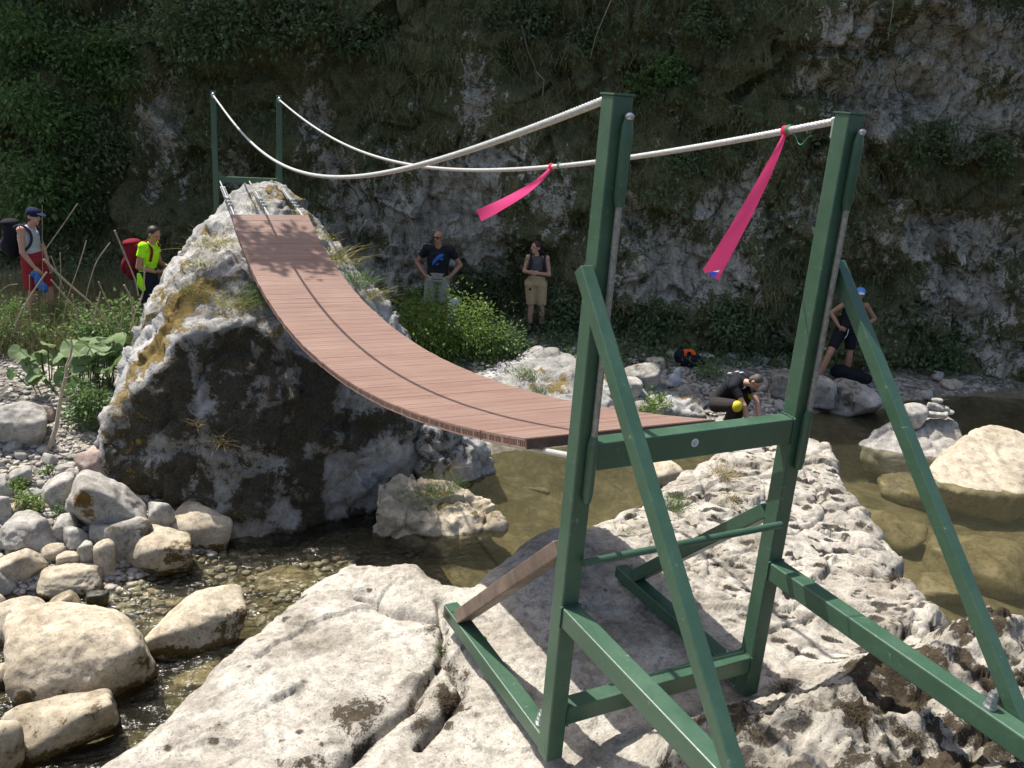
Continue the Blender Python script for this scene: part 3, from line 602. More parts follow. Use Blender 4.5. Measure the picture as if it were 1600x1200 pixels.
# ------------------------------------------------------------------ far tower
def pair(a, b, wd, z0, z1):
    zs = np.linspace(z0, z1, 3000); d = np.array([np.linalg.norm(onz(a, z)-onz(b, z)) for z in zs]); i = int(np.argmin(abs(d-wd))); return onz(a, zs[i]), onz(b, zs[i])
FL, FR = pair((333, 149), (436, 156), 0.885, 1.0, 1.89)
def tower_far():
    T = empty('bridge_tower', ((FL[0]+FR[0])/2, (FL[1]+FR[1])/2, -0.2)); tag(T, 'distant dark green tower standing behind the mossy crag', 'bridge tower'); base = np.array(T.location)
    d = FR-FL; d[2] = 0; d /= np.linalg.norm(d); y = np.cross([0, 0, 1], d)
    def part(name, a, b, w, h, up=(0, 0, 1)): m = MB(); m.beam(np.array(a)-base, np.array(b)-base, w, h, up); return m.build(name, GREEN, T, bevel=0.005)
    for Q, zb in ((FL, -0.5), (FR, -0.3)):
        part('post', (Q[0], Q[1], zb), (Q[0], Q[1], 1.66), 0.075, 0.075, y)
        part('strut', Q*[1, 1, 0]+y*0.05+[0, 0, 1.0], Q*[1, 1, 0]+y*1.0+[0, 0, -0.1], 0.05, 0.05, d)
        m = MB(); m.ball(Q-base-y*0.045, (0.028, 0.03, 0.04)); m.build('rope_clamp', STEEL, T, smooth=True)
    zc = onv((390, 282), (FL+FR)[:2] @ VX[:2]/2 - C0 @ VX)[2]
    part('crossbeam', FL*[1, 1, 0]+d*0.0375+[0, 0, zc], FR*[1, 1, 0]-d*0.0375+[0, 0, zc], 0.07, 0.085)
    # turnbuckles with their short ropes between the far beam and the deck
    for off, f in ((-0.40, 0.06), (0.0, 0.52), (0.40, 0.97)):
        a = FL*[1, 1, 0]+(FR-FL)*[f, f, 0]+[0, 0, zc-0.01]-y*0.04; b = deck_pt(8.3, off, -0.03); L = b-a
        B = empty('turnbuckle', a + L*0.0); tag(B, {-0.40: 'steel turnbuckle at the outer corner of the deck beside the crag', 0.0: 'steel turnbuckle lying over the middle of the crag top', 0.40: 'steel turnbuckle against the white crest of the crag'}[off], 'turnbuckle', 'turnbuckles tying the deck to the far tower')
        m = MB(); P = np.linspace(0, 1, 12)[:, None]*L; m.tube(P, 0.011, 8); m.build('rope', CABLE, B, smooth=True)
        m = MB(); u_ = L/np.linalg.norm(L); sd = np.cross(u_, [0, 0, 1]); sd /= np.linalg.norm(sd)
        for s in (-1, 1): m.tube([L*0.22+sd*s*0.026, L*0.50+sd*s*0.026], 0.010, 8)
        for q in (0.22, 0.50): m.tube([L*q-sd*0.034, L*q+sd*0.034], 0.014, 8)
        m.build('body', STEEL, B, smooth=True)
        for q in (0.58, 0.66, 0.74): m = MB(); m.box(L*q+[0, 0, 0.012], (u_, sd, np.cross(u_, sd)), (0.016, 0.030, 0.024)); m.build('rope_clip', STEEL, B, bevel=0.004)
tower_far()

# ------------------------------------------------------------------ handrail ropes
def rope(name, pts, r, label, mat=None):
    P = np.array(pts, float); L = np.concatenate([[0], np.cumsum(np.linalg.norm(np.diff(P, axis=0), axis=1))])
    n = int(L[-1]/0.006); l = np.linspace(0, L[-1], n); Q = np.stack([np.interp(l, L, P[:, i]) for i in range(3)], 1)
    T = np.gradient(Q, axis=0); T /= np.linalg.norm(T, axis=1)[:, None]; Aa = np.cross(T, [0.31, 0.2, 0.93]); Aa /= np.linalg.norm(Aa, axis=1)[:, None]; B = np.cross(T, Aa)
    seg = 24; th = np.arange(seg)*2*math.pi/seg; tw = l[:, None]*2*math.pi/0.115
    R = r*(0.78+0.27*np.abs(np.sin((th[None]*6 - 6*tw)/2))); ct = np.cos(th)[None]*R; st = np.sin(th)[None]*R
    V = Q[:, None]+Aa[:, None]*ct[..., None]+B[:, None]*st[..., None]
    i = np.arange(n*seg).reshape(n, seg); j = np.roll(i, -1, 1); F = np.stack([i[:-1], j[:-1], j[1:], i[1:]], -1).reshape(-1, 4)
    o = link(name, mesh_np(name, V.reshape(-1, 3), F), mat or CABLE); tag(o, label, 'rope', 'handrail ropes of the bridge'); return o
def rail_curve(P0, P1, s, z):
    d = (P1-P0)*[1, 1, 0]; L = np.linalg.norm(d); d /= L; s = np.array(s); z = np.array(z); pf = np.polyfit(s, z, 4); q = np.linspace(0.05, L-0.03, 200)
    return [np.array([P0[0], P0[1], 0])+d*a+[0, 0, float(np.polyval(pf, a))] for a in q], pf, d
def plane_s(p, P0, P1):
    d = ray(p); t = (P1-P0)*[1, 1, 0]; t = t/np.linalg.norm(t); n = np.array([-t[1], t[0], 0]); k = ((P0-CAM) @ n)/(d @ n); Q = CAM+d*k; return (Q-P0) @ t, Q[2]
RAILPX = [[(930, 160), (850, 193), (760, 228), (700, 246), (640, 262), (560, 274), (500, 274), (440, 258), (395, 225), (360, 185), (333, 149)],
          [(1300, 187), (1225, 205), (1100, 232), (980, 247), (870, 260), (780, 264), (680, 261), (600, 250), (530, 222), (480, 190), (436, 156)]]
RAIL = []
for s, pxs, F, lab in ((-1, RAILPX[0], FL, 'twisted steel handrail rope running from the nearer tower post over the left deck edge'), (1, RAILPX[1], FR, 'twisted steel handrail rope with two pink ribbons tied to it')):
    P0 = np.array([s*WX, 0, 0]); sz = np.array([plane_s(p, P0, F*[1, 1, 0]) for p in pxs]); cur, pf, dd = rail_curve(P0, F, sz[:, 0], sz[:, 1])
    back = [np.array([s*WX+0.012, -HS-0.016, z]) for z in np.linspace(0.64, 1.85, 60)]
    rope('handrail_rope', cur, 0.0128, lab); RAIL.append((P0, pf, dd))
    rope('handrail_rope', back, 0.0108, 'twisted rope tail running down the back of the %s post of the near tower' % ('left' if s < 0 else 'right'), CABLE_OLD)
def rail_pt(i, p):
    P0, pf, dd = RAIL[i]; F = (FL, FR)[i]; s, _ = plane_s(p, P0, F*[1, 1, 0]); return P0+dd*s+np.array([0, 0, float(np.polyval(pf, s))])

# ------------------------------------------------------------------ pink marker ribbons
PINK = plain('pink_plastic_tape', (1.0, 0.085, 0.28), 0.4, 0.03, 12)
def add_translucency(m, col, f):
    t = m.node_tree; k = NT(t); b = t.nodes['Principled BSDF']; tl = k.n('ShaderNodeBsdfTranslucent'); tl.inputs[0].default_value = (*col, 1); mx = k.n('ShaderNodeMixShader'); mx.inputs[0].default_value = f
    k.l(b.outputs[0], mx.inputs[1]); k.l(tl.outputs[0], mx.inputs[2]); k.l(mx.outputs[0], t.nodes['Material Output'].inputs[0])
add_translucency(PINK, (1.0, 0.11, 0.34), 0.72)
def ribbon(p0, mid, p1, w1, dist_end, label, facing, mark):
    a = rail_pt(1, p0); D = (a-CAM) @ _fw
    m_ = CAM+ray(mid)*(D*(1+dist_end/2)); e = CAM+ray(p1)*(D*(1+dist_end)); R = empty('ribbon', a); tag(R, label, 'ribbon', 'pink ribbons tied to the handrail rope')
    n = 26; V = []; V2 = []
    for i in range(n+1):
        t = i/n; c = a*(1-t)**2+2*m_*t*(1-t)+e*t*t; tg = (m_-a)*(1-t)+(e-m_)*t; tg /= np.linalg.norm(tg)
        sd = np.cross(tg, _fw); sd /= np.linalg.norm(sd); nn = np.cross(sd, tg); tw = facing*math.sin(t*3.0)*0.9 + 0.25*math.sin(9*t)*(1-t); sd = sd*math.cos(tw)+nn*math.sin(tw)
        wd = (0.012+(w1-0.012)*t**0.9)/2
        for q in (-1, -0.33, 0.33, 1): V.append(c-a+sd*wd*q+nn*0.003*math.sin(11*t+2*q)*(1-t*0.6))
    i = np.arange((n+1)*4).reshape(n+1, 4); F = np.stack([i[:-1, :-1], i[1:, :-1], i[1:, 1:], i[:-1, 1:]], -1).reshape(-1, 4)
    o = link('tape', mesh_np('tape', np.array(V), F), PINK, R)
    d = RAIL[1][2]; m = MB(); th = np.linspace(0, 2*math.pi, 18); sdv = np.cross(d, [0, 0, 1.0])
    for k in (-0.006, 0.004): m.tube([d*k+sdv*0.0155*math.cos(x)+np.array([0, 0, 0.0155*math.sin(x)]) for x in th], 0.005, 6)
    m.tube([np.array([0, 0, -0.012]), (m_-a)*0.06], 0.007, 6); m.build('knot', PINK, R, smooth=True)
    if mark:
        Vm = np.array(V)[-8:]; q = [Vm[4]*0.72+Vm[7]*0.28, Vm[4]*0.25+Vm[7]*0.75, Vm[0]*0.2+Vm[3]*0.8]; off = -_fw*0.003
        link('blue_mark', mesh_np('blue_mark', np.array([x+off for x in q]), np.array([[0, 1, 2]])), plain('blue_print', (0.03, 0.06, 0.45), 0.5), R)
        link('white_mark', mesh_np('white_mark', np.array([q[0]*0.6+q[2]*0.4+off*1.4, q[2]+off*1.4, q[1]*0.3+q[2]*0.7+off*1.4]), np.array([[0, 1, 2]])), plain('white_print', (0.7, 0.7, 0.7), 0.5), R)
    return R
ribbon((862, 261), (838, 296), (748, 337), 0.068, -0.03, 'short pink ribbon blown sideways from the middle of the handrail rope', 0.5, False)
ribbon((1228, 203), (1205, 268), (1110, 430), 0.066, -0.05, 'long bright pink ribbon with blue tip near the right post', 0.15, True)
TWINE = plain('green_twine', (0.06, 0.30, 0.14), 0.6)
def twine(p, off, label):
    a = rail_pt(1, p); d = RAIL[1][2]; sdv = np.cross(d, [0, 0, 1.0]); m = MB(); th = np.linspace(0, 6*math.pi, 50)
    m.tube([d*(0.018*x/18)+sdv*0.0165*math.cos(x)+np.array([0, 0, 0.0165*math.sin(x)]) for x in th], 0.0016, 6)
    q = np.linspace(0, 1, 14); m.tube([-d*0.12*t*off+np.array([0, 0, -0.017-0.02*math.sin(3*t)+0.012*math.sin(9*t)]) for t in q], 0.0016, 6)
    o = m.build('twine', TWINE, None, smooth=True, loc=a); tag(o, label, 'twine')
twine((1236, 202), 1.0, 'loose green twine knotted on the handrail rope beside the long pink ribbon')
twine((876, 260), 0.4, 'small loop of green twine on the rope beside the short pink ribbon')
# ------------------------------------------------------------------ boulders and stones
STONE_TAN = rock_mat('cream_river_stone', (0.54, 0.475, 0.365), (0.46, 0.40, 0.305), (0.31, 0.255, 0.18), moss=(0.085, 0.058, 0.020), lichen=(0.030, 0.026, 0.018), spots=0.68, sc=1.6, bump=0.4)
STONE_GREY = rock_mat('grey_river_stone', (0.50, 0.475, 0.43), (0.39, 0.37, 0.335), (0.23, 0.215, 0.19), moss=(0.13, 0.080, 0.02), lichen=(0.030, 0.028, 0.022), spots=0.66, sc=1.8, bump=0.55)
STONE_PINK = rock_mat('pinkish_stone', (0.47, 0.36, 0.31), (0.38, 0.29, 0.25), (0.25, 0.19, 0.16), spots=0.70, sc=1.8, bump=0.5)
STONE_DARK = rock_mat('dark_wet_stone', (0.10, 0.095, 0.08), (0.07, 0.065, 0.055), (0.035, 0.034, 0.03), spots=0.70, sc=2, bump=0.4)
STONE_RUST = rock_mat('ochre_stained_stone', (0.40, 0.345, 0.235), (0.295, 0.25, 0.165), (0.17, 0.145, 0.095), spots=0.70, sc=2, bump=0.4)
for _m in (STONE_DARK, STONE_RUST): _m.node_tree.nodes['Principled BSDF'].inputs['Roughness'].default_value = 0.25
def ico(sub):
    bm = bmesh.new(); bmesh.ops.create_icosphere(bm, subdivisions=sub, radius=1.0); V = np.array([v.co[:] for v in bm.verts]); F = np.array([[v.index for v in f.verts] for f in bm.faces]); bm.free(); return V/np.linalg.norm(V, axis=1)[:, None], F
ICO = {k: ico(k) for k in (2, 3, 4, 5, 6)}
def stone_shape(seed, sub, half, facets=11, p=13, rough=1.0, round_=0.0):
    rs = np.random.RandomState(seed); D, F = ICO[sub]; N = rs.normal(size=(facets, 3)); N /= np.linalg.norm(N, axis=1)[:, None]; dd = rs.uniform(0.74, 1.0, facets)
    N = np.concatenate([N, np.eye(3), -np.eye(3)]); dd = np.concatenate([dd, np.full(6, 0.98)])
    r = (np.maximum(D @ N.T/dd, 0)**p).sum(1)**(-1.0/p); r = r*(1-round_)+0.93*round_; V = D*r[:, None]
    V = V/np.abs(V).max(0)*np.asarray(half); m = float(np.mean(half)); Q = V/m + seed*3.1
    n = 0.07*fbm(Q*1.5, 3, seed) + 0.045*rough*(ridged(Q*2.6, 4, seed+1)-0.4) + 0.016*rough*fbm(Q*9, 4, seed+2)
    f1, f2 = worley(Q*1.3, seed+3); n -= 0.03*max(rough-0.55, 0)*np.exp(-((f2-f1)/0.05)**2)
    V = V + D*(n*m)[:, None]
    return V, F
def ray_ground(p, extra=0.0):
    d = ray(p); t = np.linspace(2.0, 24, 3000); P = CAM + d*t[:, None]; g = ground(P[:, 0], P[:, 1])+extra; i = np.argmax(P[:, 2] < g); return P[i]
def boulder(name, box, label, mat, z=None, seed=1, sub=4, dk=0.85, tilt=0.0, moss=0.0, lich=0.0, cat='boulder', sink=0.15, rough=1.0, round_=0.0, group=None, facets=11, rz=None, mosspx=None, hk=None, back=0.75):
    x0, y0, x1, y1 = box; xm = (x0+x1)/2; P = onz((xm, y1), z) if z is not None else ray_ground((xm, y1)); D = (P-CAM) @ _fw
    wd = (x1-x0)*D/FOC; H = (y1-y0)*D/FOC; el = math.atan2(CAM[2]-P[2], np.linalg.norm((P-CAM)[:2])); dp = wd*dk
    h = max((H*H-(dp*math.sin(el))**2), 0)**0.5/math.cos(el)*1.05 if H > dp*math.sin(el) else 0; h = max(h, wd*0.32)
    if hk: h = wd*hk
    hh = h*(1+sink); V, F = stone_shape(seed, sub, (wd/2, dp/2, hh/2), rough=rough, round_=round_, facets=facets)
    az = math.atan2((P-CAM)[0], (P-CAM)[1]); ca, sa = math.cos(-az), math.sin(-az)
    V = np.stack([V[:, 0]*math.cos(tilt)-V[:, 2]*math.sin(tilt), V[:, 1], V[:, 0]*math.sin(tilt)+V[:, 2]*math.cos(tilt)], 1)
    V = np.stack([V[:, 0]*ca-V[:, 1]*sa, V[:, 0]*sa+V[:, 1]*ca, V[:, 2]], 1)
    dirh = (P-CAM)*[1, 1, 0]; dirh /= np.linalg.norm(dirh); c = P + dirh*dp/2*back + np.array([0, 0, hh/2 - h*sink])
    me = mesh_np(name, V, F); smooth_all(me); Nn = no_get(me); q = V*2.2/max(wd, .2)+seed
    mo = moss*(0.55+0.9*fbm(q, 3, seed+8)+0.3*sst(0, 0.8, Nn[:, 2])) - 0.1; li = lich*(0.7+1.1*fbm(q*1.3, 3, seed+9)) - 0.1
    for (px, py, rr, s) in (mosspx or []):
        t = CAM + ray((px, py))*D; dd = np.linalg.norm((V+c-t) - np.outer((V+c-t) @ _fw, _fw), axis=1); front = (Nn @ -_fw > -0.2); mo = np.maximum(mo, s*np.exp(-(dd/(rr*D/FOC))**2)*(0.85+0.7*fbm(q*2, 3, 3))*front)
    if z is not None and z > WATER-0.1: mo = np.maximum(mo, 0.75*sst(WATER+0.15, WATER+0.02, V[:, 2]+c[2]+0.05*fbm(q*2, 3, 5)))     # algae band at the waterline, with the underside shadow painted into it
    set_attr(me, 'moss', mo); set_attr(me, 'lichen', li)
    return tag(link(name, me, mat, loc=c), label, cat, group)
B = boulder; W0 = WATER-0.03; ALGAE = True
B('boulder', (-18, 634, 74, 702), 'broad grey boulder half out of the frame beside the leaning stick', STONE_GREY, seed=11, sub=5, lich=0.25, rough=1.2)
B('boulder', (50, 636, 88, 660), 'small pinkish boulder wedged behind the grey one under the plants', STONE_PINK, seed=12)
B('boulder', (112, 720, 232, 840), 'large pale boulder with ochre moss streaks at the foot of the crag', STONE_GREY, seed=13, sub=5, tilt=-0.42, rough=1.4, mosspx=[(150, 775, 16, .95), (155, 800, 12, .8), (222, 750, 20, .9), (225, 775, 16, .8)], lich=0.2, hk=0.66, facets=8)
B('boulder', (262, 780, 366, 866), 'smooth pale boulder leaning on the crag at the waterline', STONE_TAN, z=W0, seed=14, sub=5, tilt=-0.3, rough=0.7, lich=0.2, hk=0.6)
B('boulder', (203, 834, 309, 905), 'rounded boulder with a dark mossy flank dipping into the stream', STONE_TAN, z=W0, seed=15, sub=5, rough=0.8, tilt=0.12, mosspx=[(285, 862, 24, .85), (295, 885, 20, .7)], lich=0.3)
B('boulder', (148, 815, 240, 897), 'shaded brown boulder tucked under the large pale mossy one', STONE_GREY, z=W0, seed=16, lich=0.45, moss=0.3)
B('boulder', (64, 880, 163, 932), 'flat furrowed cream boulder at the edge of the left gravel', STONE_TAN, z=W0+0.02, seed=17, sub=5, rough=1.3)
B('boulder', (3, 862, 80, 920), 'tilted cream boulder beside the furrowed flat one', STONE_TAN, z=W0+0.03, seed=18, sub=5, tilt=0.35, rough=1.0)
B('boulder', (-28, 893, 25, 940), 'pale boulder cut off by the left picture edge above the water', STONE_GREY, z=W0+0.02, seed=19)
B('boulder', (-2, 812, 88, 870), 'mottled grey boulder with scaly top on the left gravel', STONE_GREY, seed=20, sub=5, rough=1.5, lich=0.3)
for bx, sd, lb, mt in [((86, 811, 123, 846), 21, 'round white stone between the mottled and the large mossy boulder', STONE_GREY), ((103, 829, 143, 864), 22, 'egg shaped stone just below the round white one', STONE_GREY), ((124, 851, 154, 887), 23, 'upright pointed stone above the furrowed boulder', STONE_GREY),
                       ((92, 863, 133, 890), 24, 'small flat stone sitting on top of the furrowed boulder', STONE_TAN), ((150, 853, 182, 900), 25, 'yellowish upright stone against the shaded brown boulder', STONE_TAN), ((235, 786, 274, 838), 26, 'pale stone squeezed between the crag and the smooth boulder', STONE_GREY),
                       ((122, 708, 172, 748), 27, 'angular pinkish block above the large mossy boulder', STONE_PINK), ((68, 750, 118, 792), 28, 'square grey block left of the large mossy boulder', STONE_GREY), ((100, 733, 124, 758), 29, 'upright pale block behind the large mossy boulder', STONE_GREY),
                       ((-12, 748, 22, 780), 30, 'grey stone at the picture edge above the green weeds', STONE_GREY), ((-14, 778, 18, 818), 31, 'rounded stone at the picture edge beside the green weeds', STONE_GREY), ((18, 733, 50, 762), 32, 'angular pale stone behind the green weeds', STONE_GREY), ((16, 862, 60, 884), 33, 'thin dark slate lying behind the tilted cream boulder', STONE_GREY)]:
    B('stone', bx, lb, mt, seed=sd, cat='stone', rough=1.0)
B('boulder', (30, 948, 252, 1092), 'broad smooth cream boulder, largest one standing in the stream', STONE_TAN, z=W0, seed=40, sub=6, rough=0.95, dk=0.8, facets=10, tilt=0.05, rz=0, mosspx=[(75, 1068, 26, .75), (110, 1075, 24, .75), (225, 1040, 26, .7)], hk=0.55, sink=0.35, back=0.55)
B('boulder', (218, 940, 390, 1020), 'long cream boulder with a black wet end in midstream', STONE_TAN, z=W0, seed=41, sub=5, rough=0.9, dk=0.5, tilt=0.30, mosspx=[(365, 985, 34, .8), (330, 1000, 26, .65)], hk=0.36, sink=0.3)
B('boulder', (0, 950, 86, 1010), 'cream boulder behind the largest stream boulder', STONE_TAN, z=W0, seed=42, sub=5, rough=0.6)
B('boulder', (8, 1100, 180, 1182), 'low brownish boulder with mossy side in the lower stream', STONE_TAN, z=W0, seed=43, sub=5, rough=0.8, dk=0.6, moss=0.35, lich=0.35, tilt=0.18, hk=0.4)
B('boulder', (-40, 1146, 42, 1230), 'cream and black boulder in the bottom corner of the stream', STONE_TAN, z=W0, seed=44, lich=0.5)
B('stone', (82, 936, 127, 970), 'wet orange stone poking out above the largest stream boulder', STONE_RUST, z=W0, seed=45, cat='stone', tilt=0.4)
B('stone', (138, 926, 174, 953), 'wet dark grey stone beside the orange one', STONE_DARK, z=W0, seed=46, cat='stone')
B('boulder', (-24, 938, 13, 988), 'cream boulder cut by the picture edge behind the stream boulders', STONE_TAN, z=W0, seed=47)
B('boulder', (-20, 1048, 22, 1082), 'small cream boulder washed by the stream at the picture edge', STONE_TAN, z=W0, seed=48, sub=4)
def mid_moss(V, Nn):
    n = fbm(V*2.0, 4, 301); return 0.55*sst(0.5, 0.95, Nn[:, 2])*sst(-0.1, 0.3, n) + 0.25*n, 0.35*sst(0.4, -0.4, Nn[:, 0])*(0.5+n)
o = hull_rock('boulder', [ony((585, 800), 5.75), ony((600, 845), 5.7), ony((680, 858), 5.55), ony((745, 852), 5.45), ony((782, 828), 5.5), ony((590, 752), 6.1), ony((640, 738), 6.2), ony((700, 748), 6.25), ony((730, 770), 6.0), ony((770, 790), 5.8), np.array([1.5, 6.6, -2.7]), np.array([2.3, 6.3, -2.8]), ony((670, 880), 5.6), ony((590, 860), 5.9)], 0.02, STONE_TAN, 55, amp=(0.10, 0.06, 0.02), freq=(1.8, 4.0, 12), moss=mid_moss, smooth=4)
tag(o, 'lumpy pale boulder topped with green grass in the pool', 'boulder')
o = hull_rock('boulder', [ony((648, 662), 7.0), ony((700, 656), 7.1), ony((752, 690), 7.1), ony((765, 730), 7.0), ony((740, 765), 6.9), ony((690, 755), 6.7), ony((655, 720), 6.6), np.array([2.2, 7.9, -2.7]), np.array([3.0, 7.8, -2.7]), ony((740, 790), 7.0), ony((660, 780), 6.6)], 0.025, ROCK_BIG, 57, amp=(0.08, 0.07, 0.025), freq=(1.5, 3.2, 11), moss=lambda V, N: (np.zeros(len(V))-0.1, 0.45*sst(0.1, -0.3, fbm(V*2.2, 3, 7))), smooth=4)
tag(o, 'white boulder at the right foot of the crag under the deck', 'boulder')
B('boulder', (1003, 724, 1068, 768), 'warm tan boulder in the pool just beyond the near slab', STONE_TAN, z=W0, seed=60, sub=5, rough=0.5)
def hull_px(name, base, pts, mat, seed, label, amp, freq, vox=0.03, smooth=8, moss=None, fac=0.0):
    P0 = onz(base, W0); D0 = (P0-CAM) @ _fw; o = hull_rock(name, [CAM+ray((x, y))*(D0+d) for x, y, d in pts], vox, mat, seed, amp=amp, freq=freq, moss=moss, smooth=smooth, fac=fac); tag(o, label, 'boulder'); return D0
Dc = hull_px('boulder', (1430, 716), [(1342, 694, .25), (1372, 672, .4), (1398, 656, .5), (1440, 651, .55), (1482, 651, .55), (1496, 664, .4), (1503, 690, .3), (1482, 715, .05), (1430, 718, 0), (1372, 708, .1), (1350, 735, .2), (1500, 735, .2), (1430, 750, .1), (1360, 690, 1.2), (1480, 680, 1.2), (1420, 672, 1.4)], STONE_GREY, 61, 'grey boulder in the river carrying a small cairn', (0.05, 0.035, 0.012), (1.6, 3.0, 10)) + 0.42
hull_px('boulder', (1500, 768), [(1434, 748, .35), (1468, 728, .5), (1500, 694, 1.0), (1522, 669, 1.3), (1556, 662, 1.5), (1592, 672, 1.5), (1640, 700, 1.2), (1672, 735, .8), (1665, 772, .2), (1590, 775, 0), (1500, 770, 0), (1452, 758, .2), (1440, 790, .4), (1560, 815, .1), (1660, 810, .3), (1500, 700, 2.2), (1640, 720, 2.4)], STONE_TAN, 62, 'huge smooth cream boulder standing in sunlit river', (0.06, 0.03, 0.012), (1.2, 2.2, 9), 0.03, 14)
B('stone', (1537, 962, 1566, 990), 'single small white stone in the shallow water near the slab', STONE_GREY, z=W0, seed=63, cat='stone', round_=0.6)
def ledge_moss(V, N): n = fbm(V*1.6, 4, 411); return 0.62*sst(0.55, 0.95, N[:, 2])*sst(0.02, 0.3, n)-0.05, 0.25+0.45*sst(0.35, -0.2, N[:, 2])*(0.5+n)-0.25*sst(0.5, 0.9, N[:, 2])
def on_bank(x, y, up): G = ray_ground((x, y+up)); return CAM+ray((x, y))*((G-CAM) @ _fw)
LP = [on_bank(x, y, up) for x, y, up in [(740, 590, 6), (765, 570, 14), (800, 553, 20), (845, 545, 22), (890, 548, 22), (925, 562, 20), (960, 585, 18), (990, 618, 12), (800, 585, 26), (860, 590, 30), (920, 610, 26), (960, 640, 12), (880, 640, 16), (830, 615, 22), (780, 600, 14)]]
o = hull_rock('bedrock_ledge', LP+[p-[0, 0, 0.5] for p in LP], 0.03, ROCK_BIG, 64, amp=(0.10, 0.03, 0.012), freq=(1.2, 1.6, 7), moss=ledge_moss, smooth=4, fac=0.10)
tag(o, 'broad pale bedrock ledge beyond the deck below the woman', 'rock')
LP = [on_bank(x, y, up) for x, y, up in [(985, 600, 8), (1005, 588, 12), (1040, 596, 14), (1085, 606, 14), (1112, 622, 10), (1100, 648, 8), (1045, 645, 12), (1000, 640, 10), (1060, 622, 16)]]
o = hull_rock('bedrock_ledge', LP+[p-[0, 0, 0.5] for p in LP], 0.03, ROCK_BIG, 66, amp=(0.09, 0.04, 0.015), freq=(1.4, 2.2, 8), moss=ledge_moss, smooth=3, fac=0.12)
tag(o, 'low broken bedrock ledge between the near strut and the crouching man', 'rock')
B('boulder', (966, 558, 1028, 616), 'square brownish block beyond the bridge between post and strut', STONE_GREY, seed=66, sub=5, rough=1.2, lich=0.4, hk=0.75)
B('boulder', (950, 585, 1002, 630), 'pale upright slab leaning on the square brownish block', STONE_GREY, seed=67, sub=5, rough=0.8, hk=0.7)
B('boulder', (1200, 585, 1300, 632), 'low rugged boulder at the far water edge under the shirtless man', STONE_GREY, seed=68, sub=5, rough=1.5, lich=0.4)
B('boulder', (1262, 600, 1372, 650), 'dark undercut boulder on the far shore right of the tower', STONE_GREY, seed=69, sub=5, rough=1.3, lich=0.6, dk=0.5)
# grey stone and cairn riding on the river boulder
def on_depth(box, label, mat, seed, D, name='stone', cat='stone', group=None, hk=None, rough=0.5):
    x0, y0, x1, y1 = box; c = CAM + ray(((x0+x1)/2, (y0+y1)/2))*D; wd = (x1-x0)*D/FOC; h = (y1-y0)*D/FOC
    V, F = stone_shape(seed, 4, (wd/2, wd*0.40, h/2*1.08), rough=rough, round_=0.35); az = math.atan2((c-CAM)[0], (c-CAM)[1]); ca, sa = math.cos(-az), math.sin(-az)
    V = np.stack([V[:, 0]*ca-V[:, 1]*sa, V[:, 0]*sa+V[:, 1]*ca, V[:, 2]], 1); me = mesh_np(name, V, F); set_attr(me, 'moss', np.full(len(V), -.2)); set_attr(me, 'lichen', np.full(len(V), -.2))
    return tag(link(name, me, mat, loc=c), label, cat, group)
on_depth((1400, 631, 1447, 668), 'lone grey stone lying beside the cairn on the river boulder', STONE_GREY, 71, Dc)
for bx, sd, lb in [((1446, 640, 1480, 651), 72, 'flat bottom stone of the little cairn'), ((1449, 629, 1475, 641), 73, 'middle stone of the little cairn'), ((1456, 622, 1473, 630), 74, 'small top stone of the little cairn'), ((1466, 634, 1483, 644), 75, 'tilted stone propped against the back of the little cairn'), ((1473, 640, 1491, 647), 76, 'thin stone at the outer foot of the little cairn')]:
    on_depth(bx, lb, STONE_GREY, sd, Dc, group='cairn stones')
# submerged boulders seen through the clear water
for bx, sd, lb in [((1440, 825, 1600, 905), 81, 'large ochre boulder lying under clear water right of the slab'), ((1330, 800, 1440, 850), 82, 'broad ochre boulder under water beyond the slab corner'), ((1360, 745, 1450, 775), 84, 'dim submerged boulder in front of the cairn boulder'), ((1430, 895, 1510, 935), 86, 'flat submerged boulder close to the notch in the slab'),
                   ((790, 745, 860, 775), 87, 'dim submerged boulder in the pool under the deck end'), ((215, 905, 300, 950), 88, 'ochre boulder under the rippled shallows by the gravel'), ((260, 1030, 350, 1085), 89, 'ochre boulder under the fast water beside the slab'), ((400, 880, 500, 930), 90, 'brown boulder under the shallows behind the slab')]:
    o = B('submerged_boulder', bx, lb, STONE_RUST, z=WATER-0.38 if bx[0] > 700 else WATER-0.17, seed=sd, sub=4, rough=1.4, hk=0.24, sink=0.6, facets=7)
    zt = max(v.co.z for v in o.data.vertices)+o.location.z
    if zt > WATER-0.05: o.location.z -= zt-(WATER-0.05)
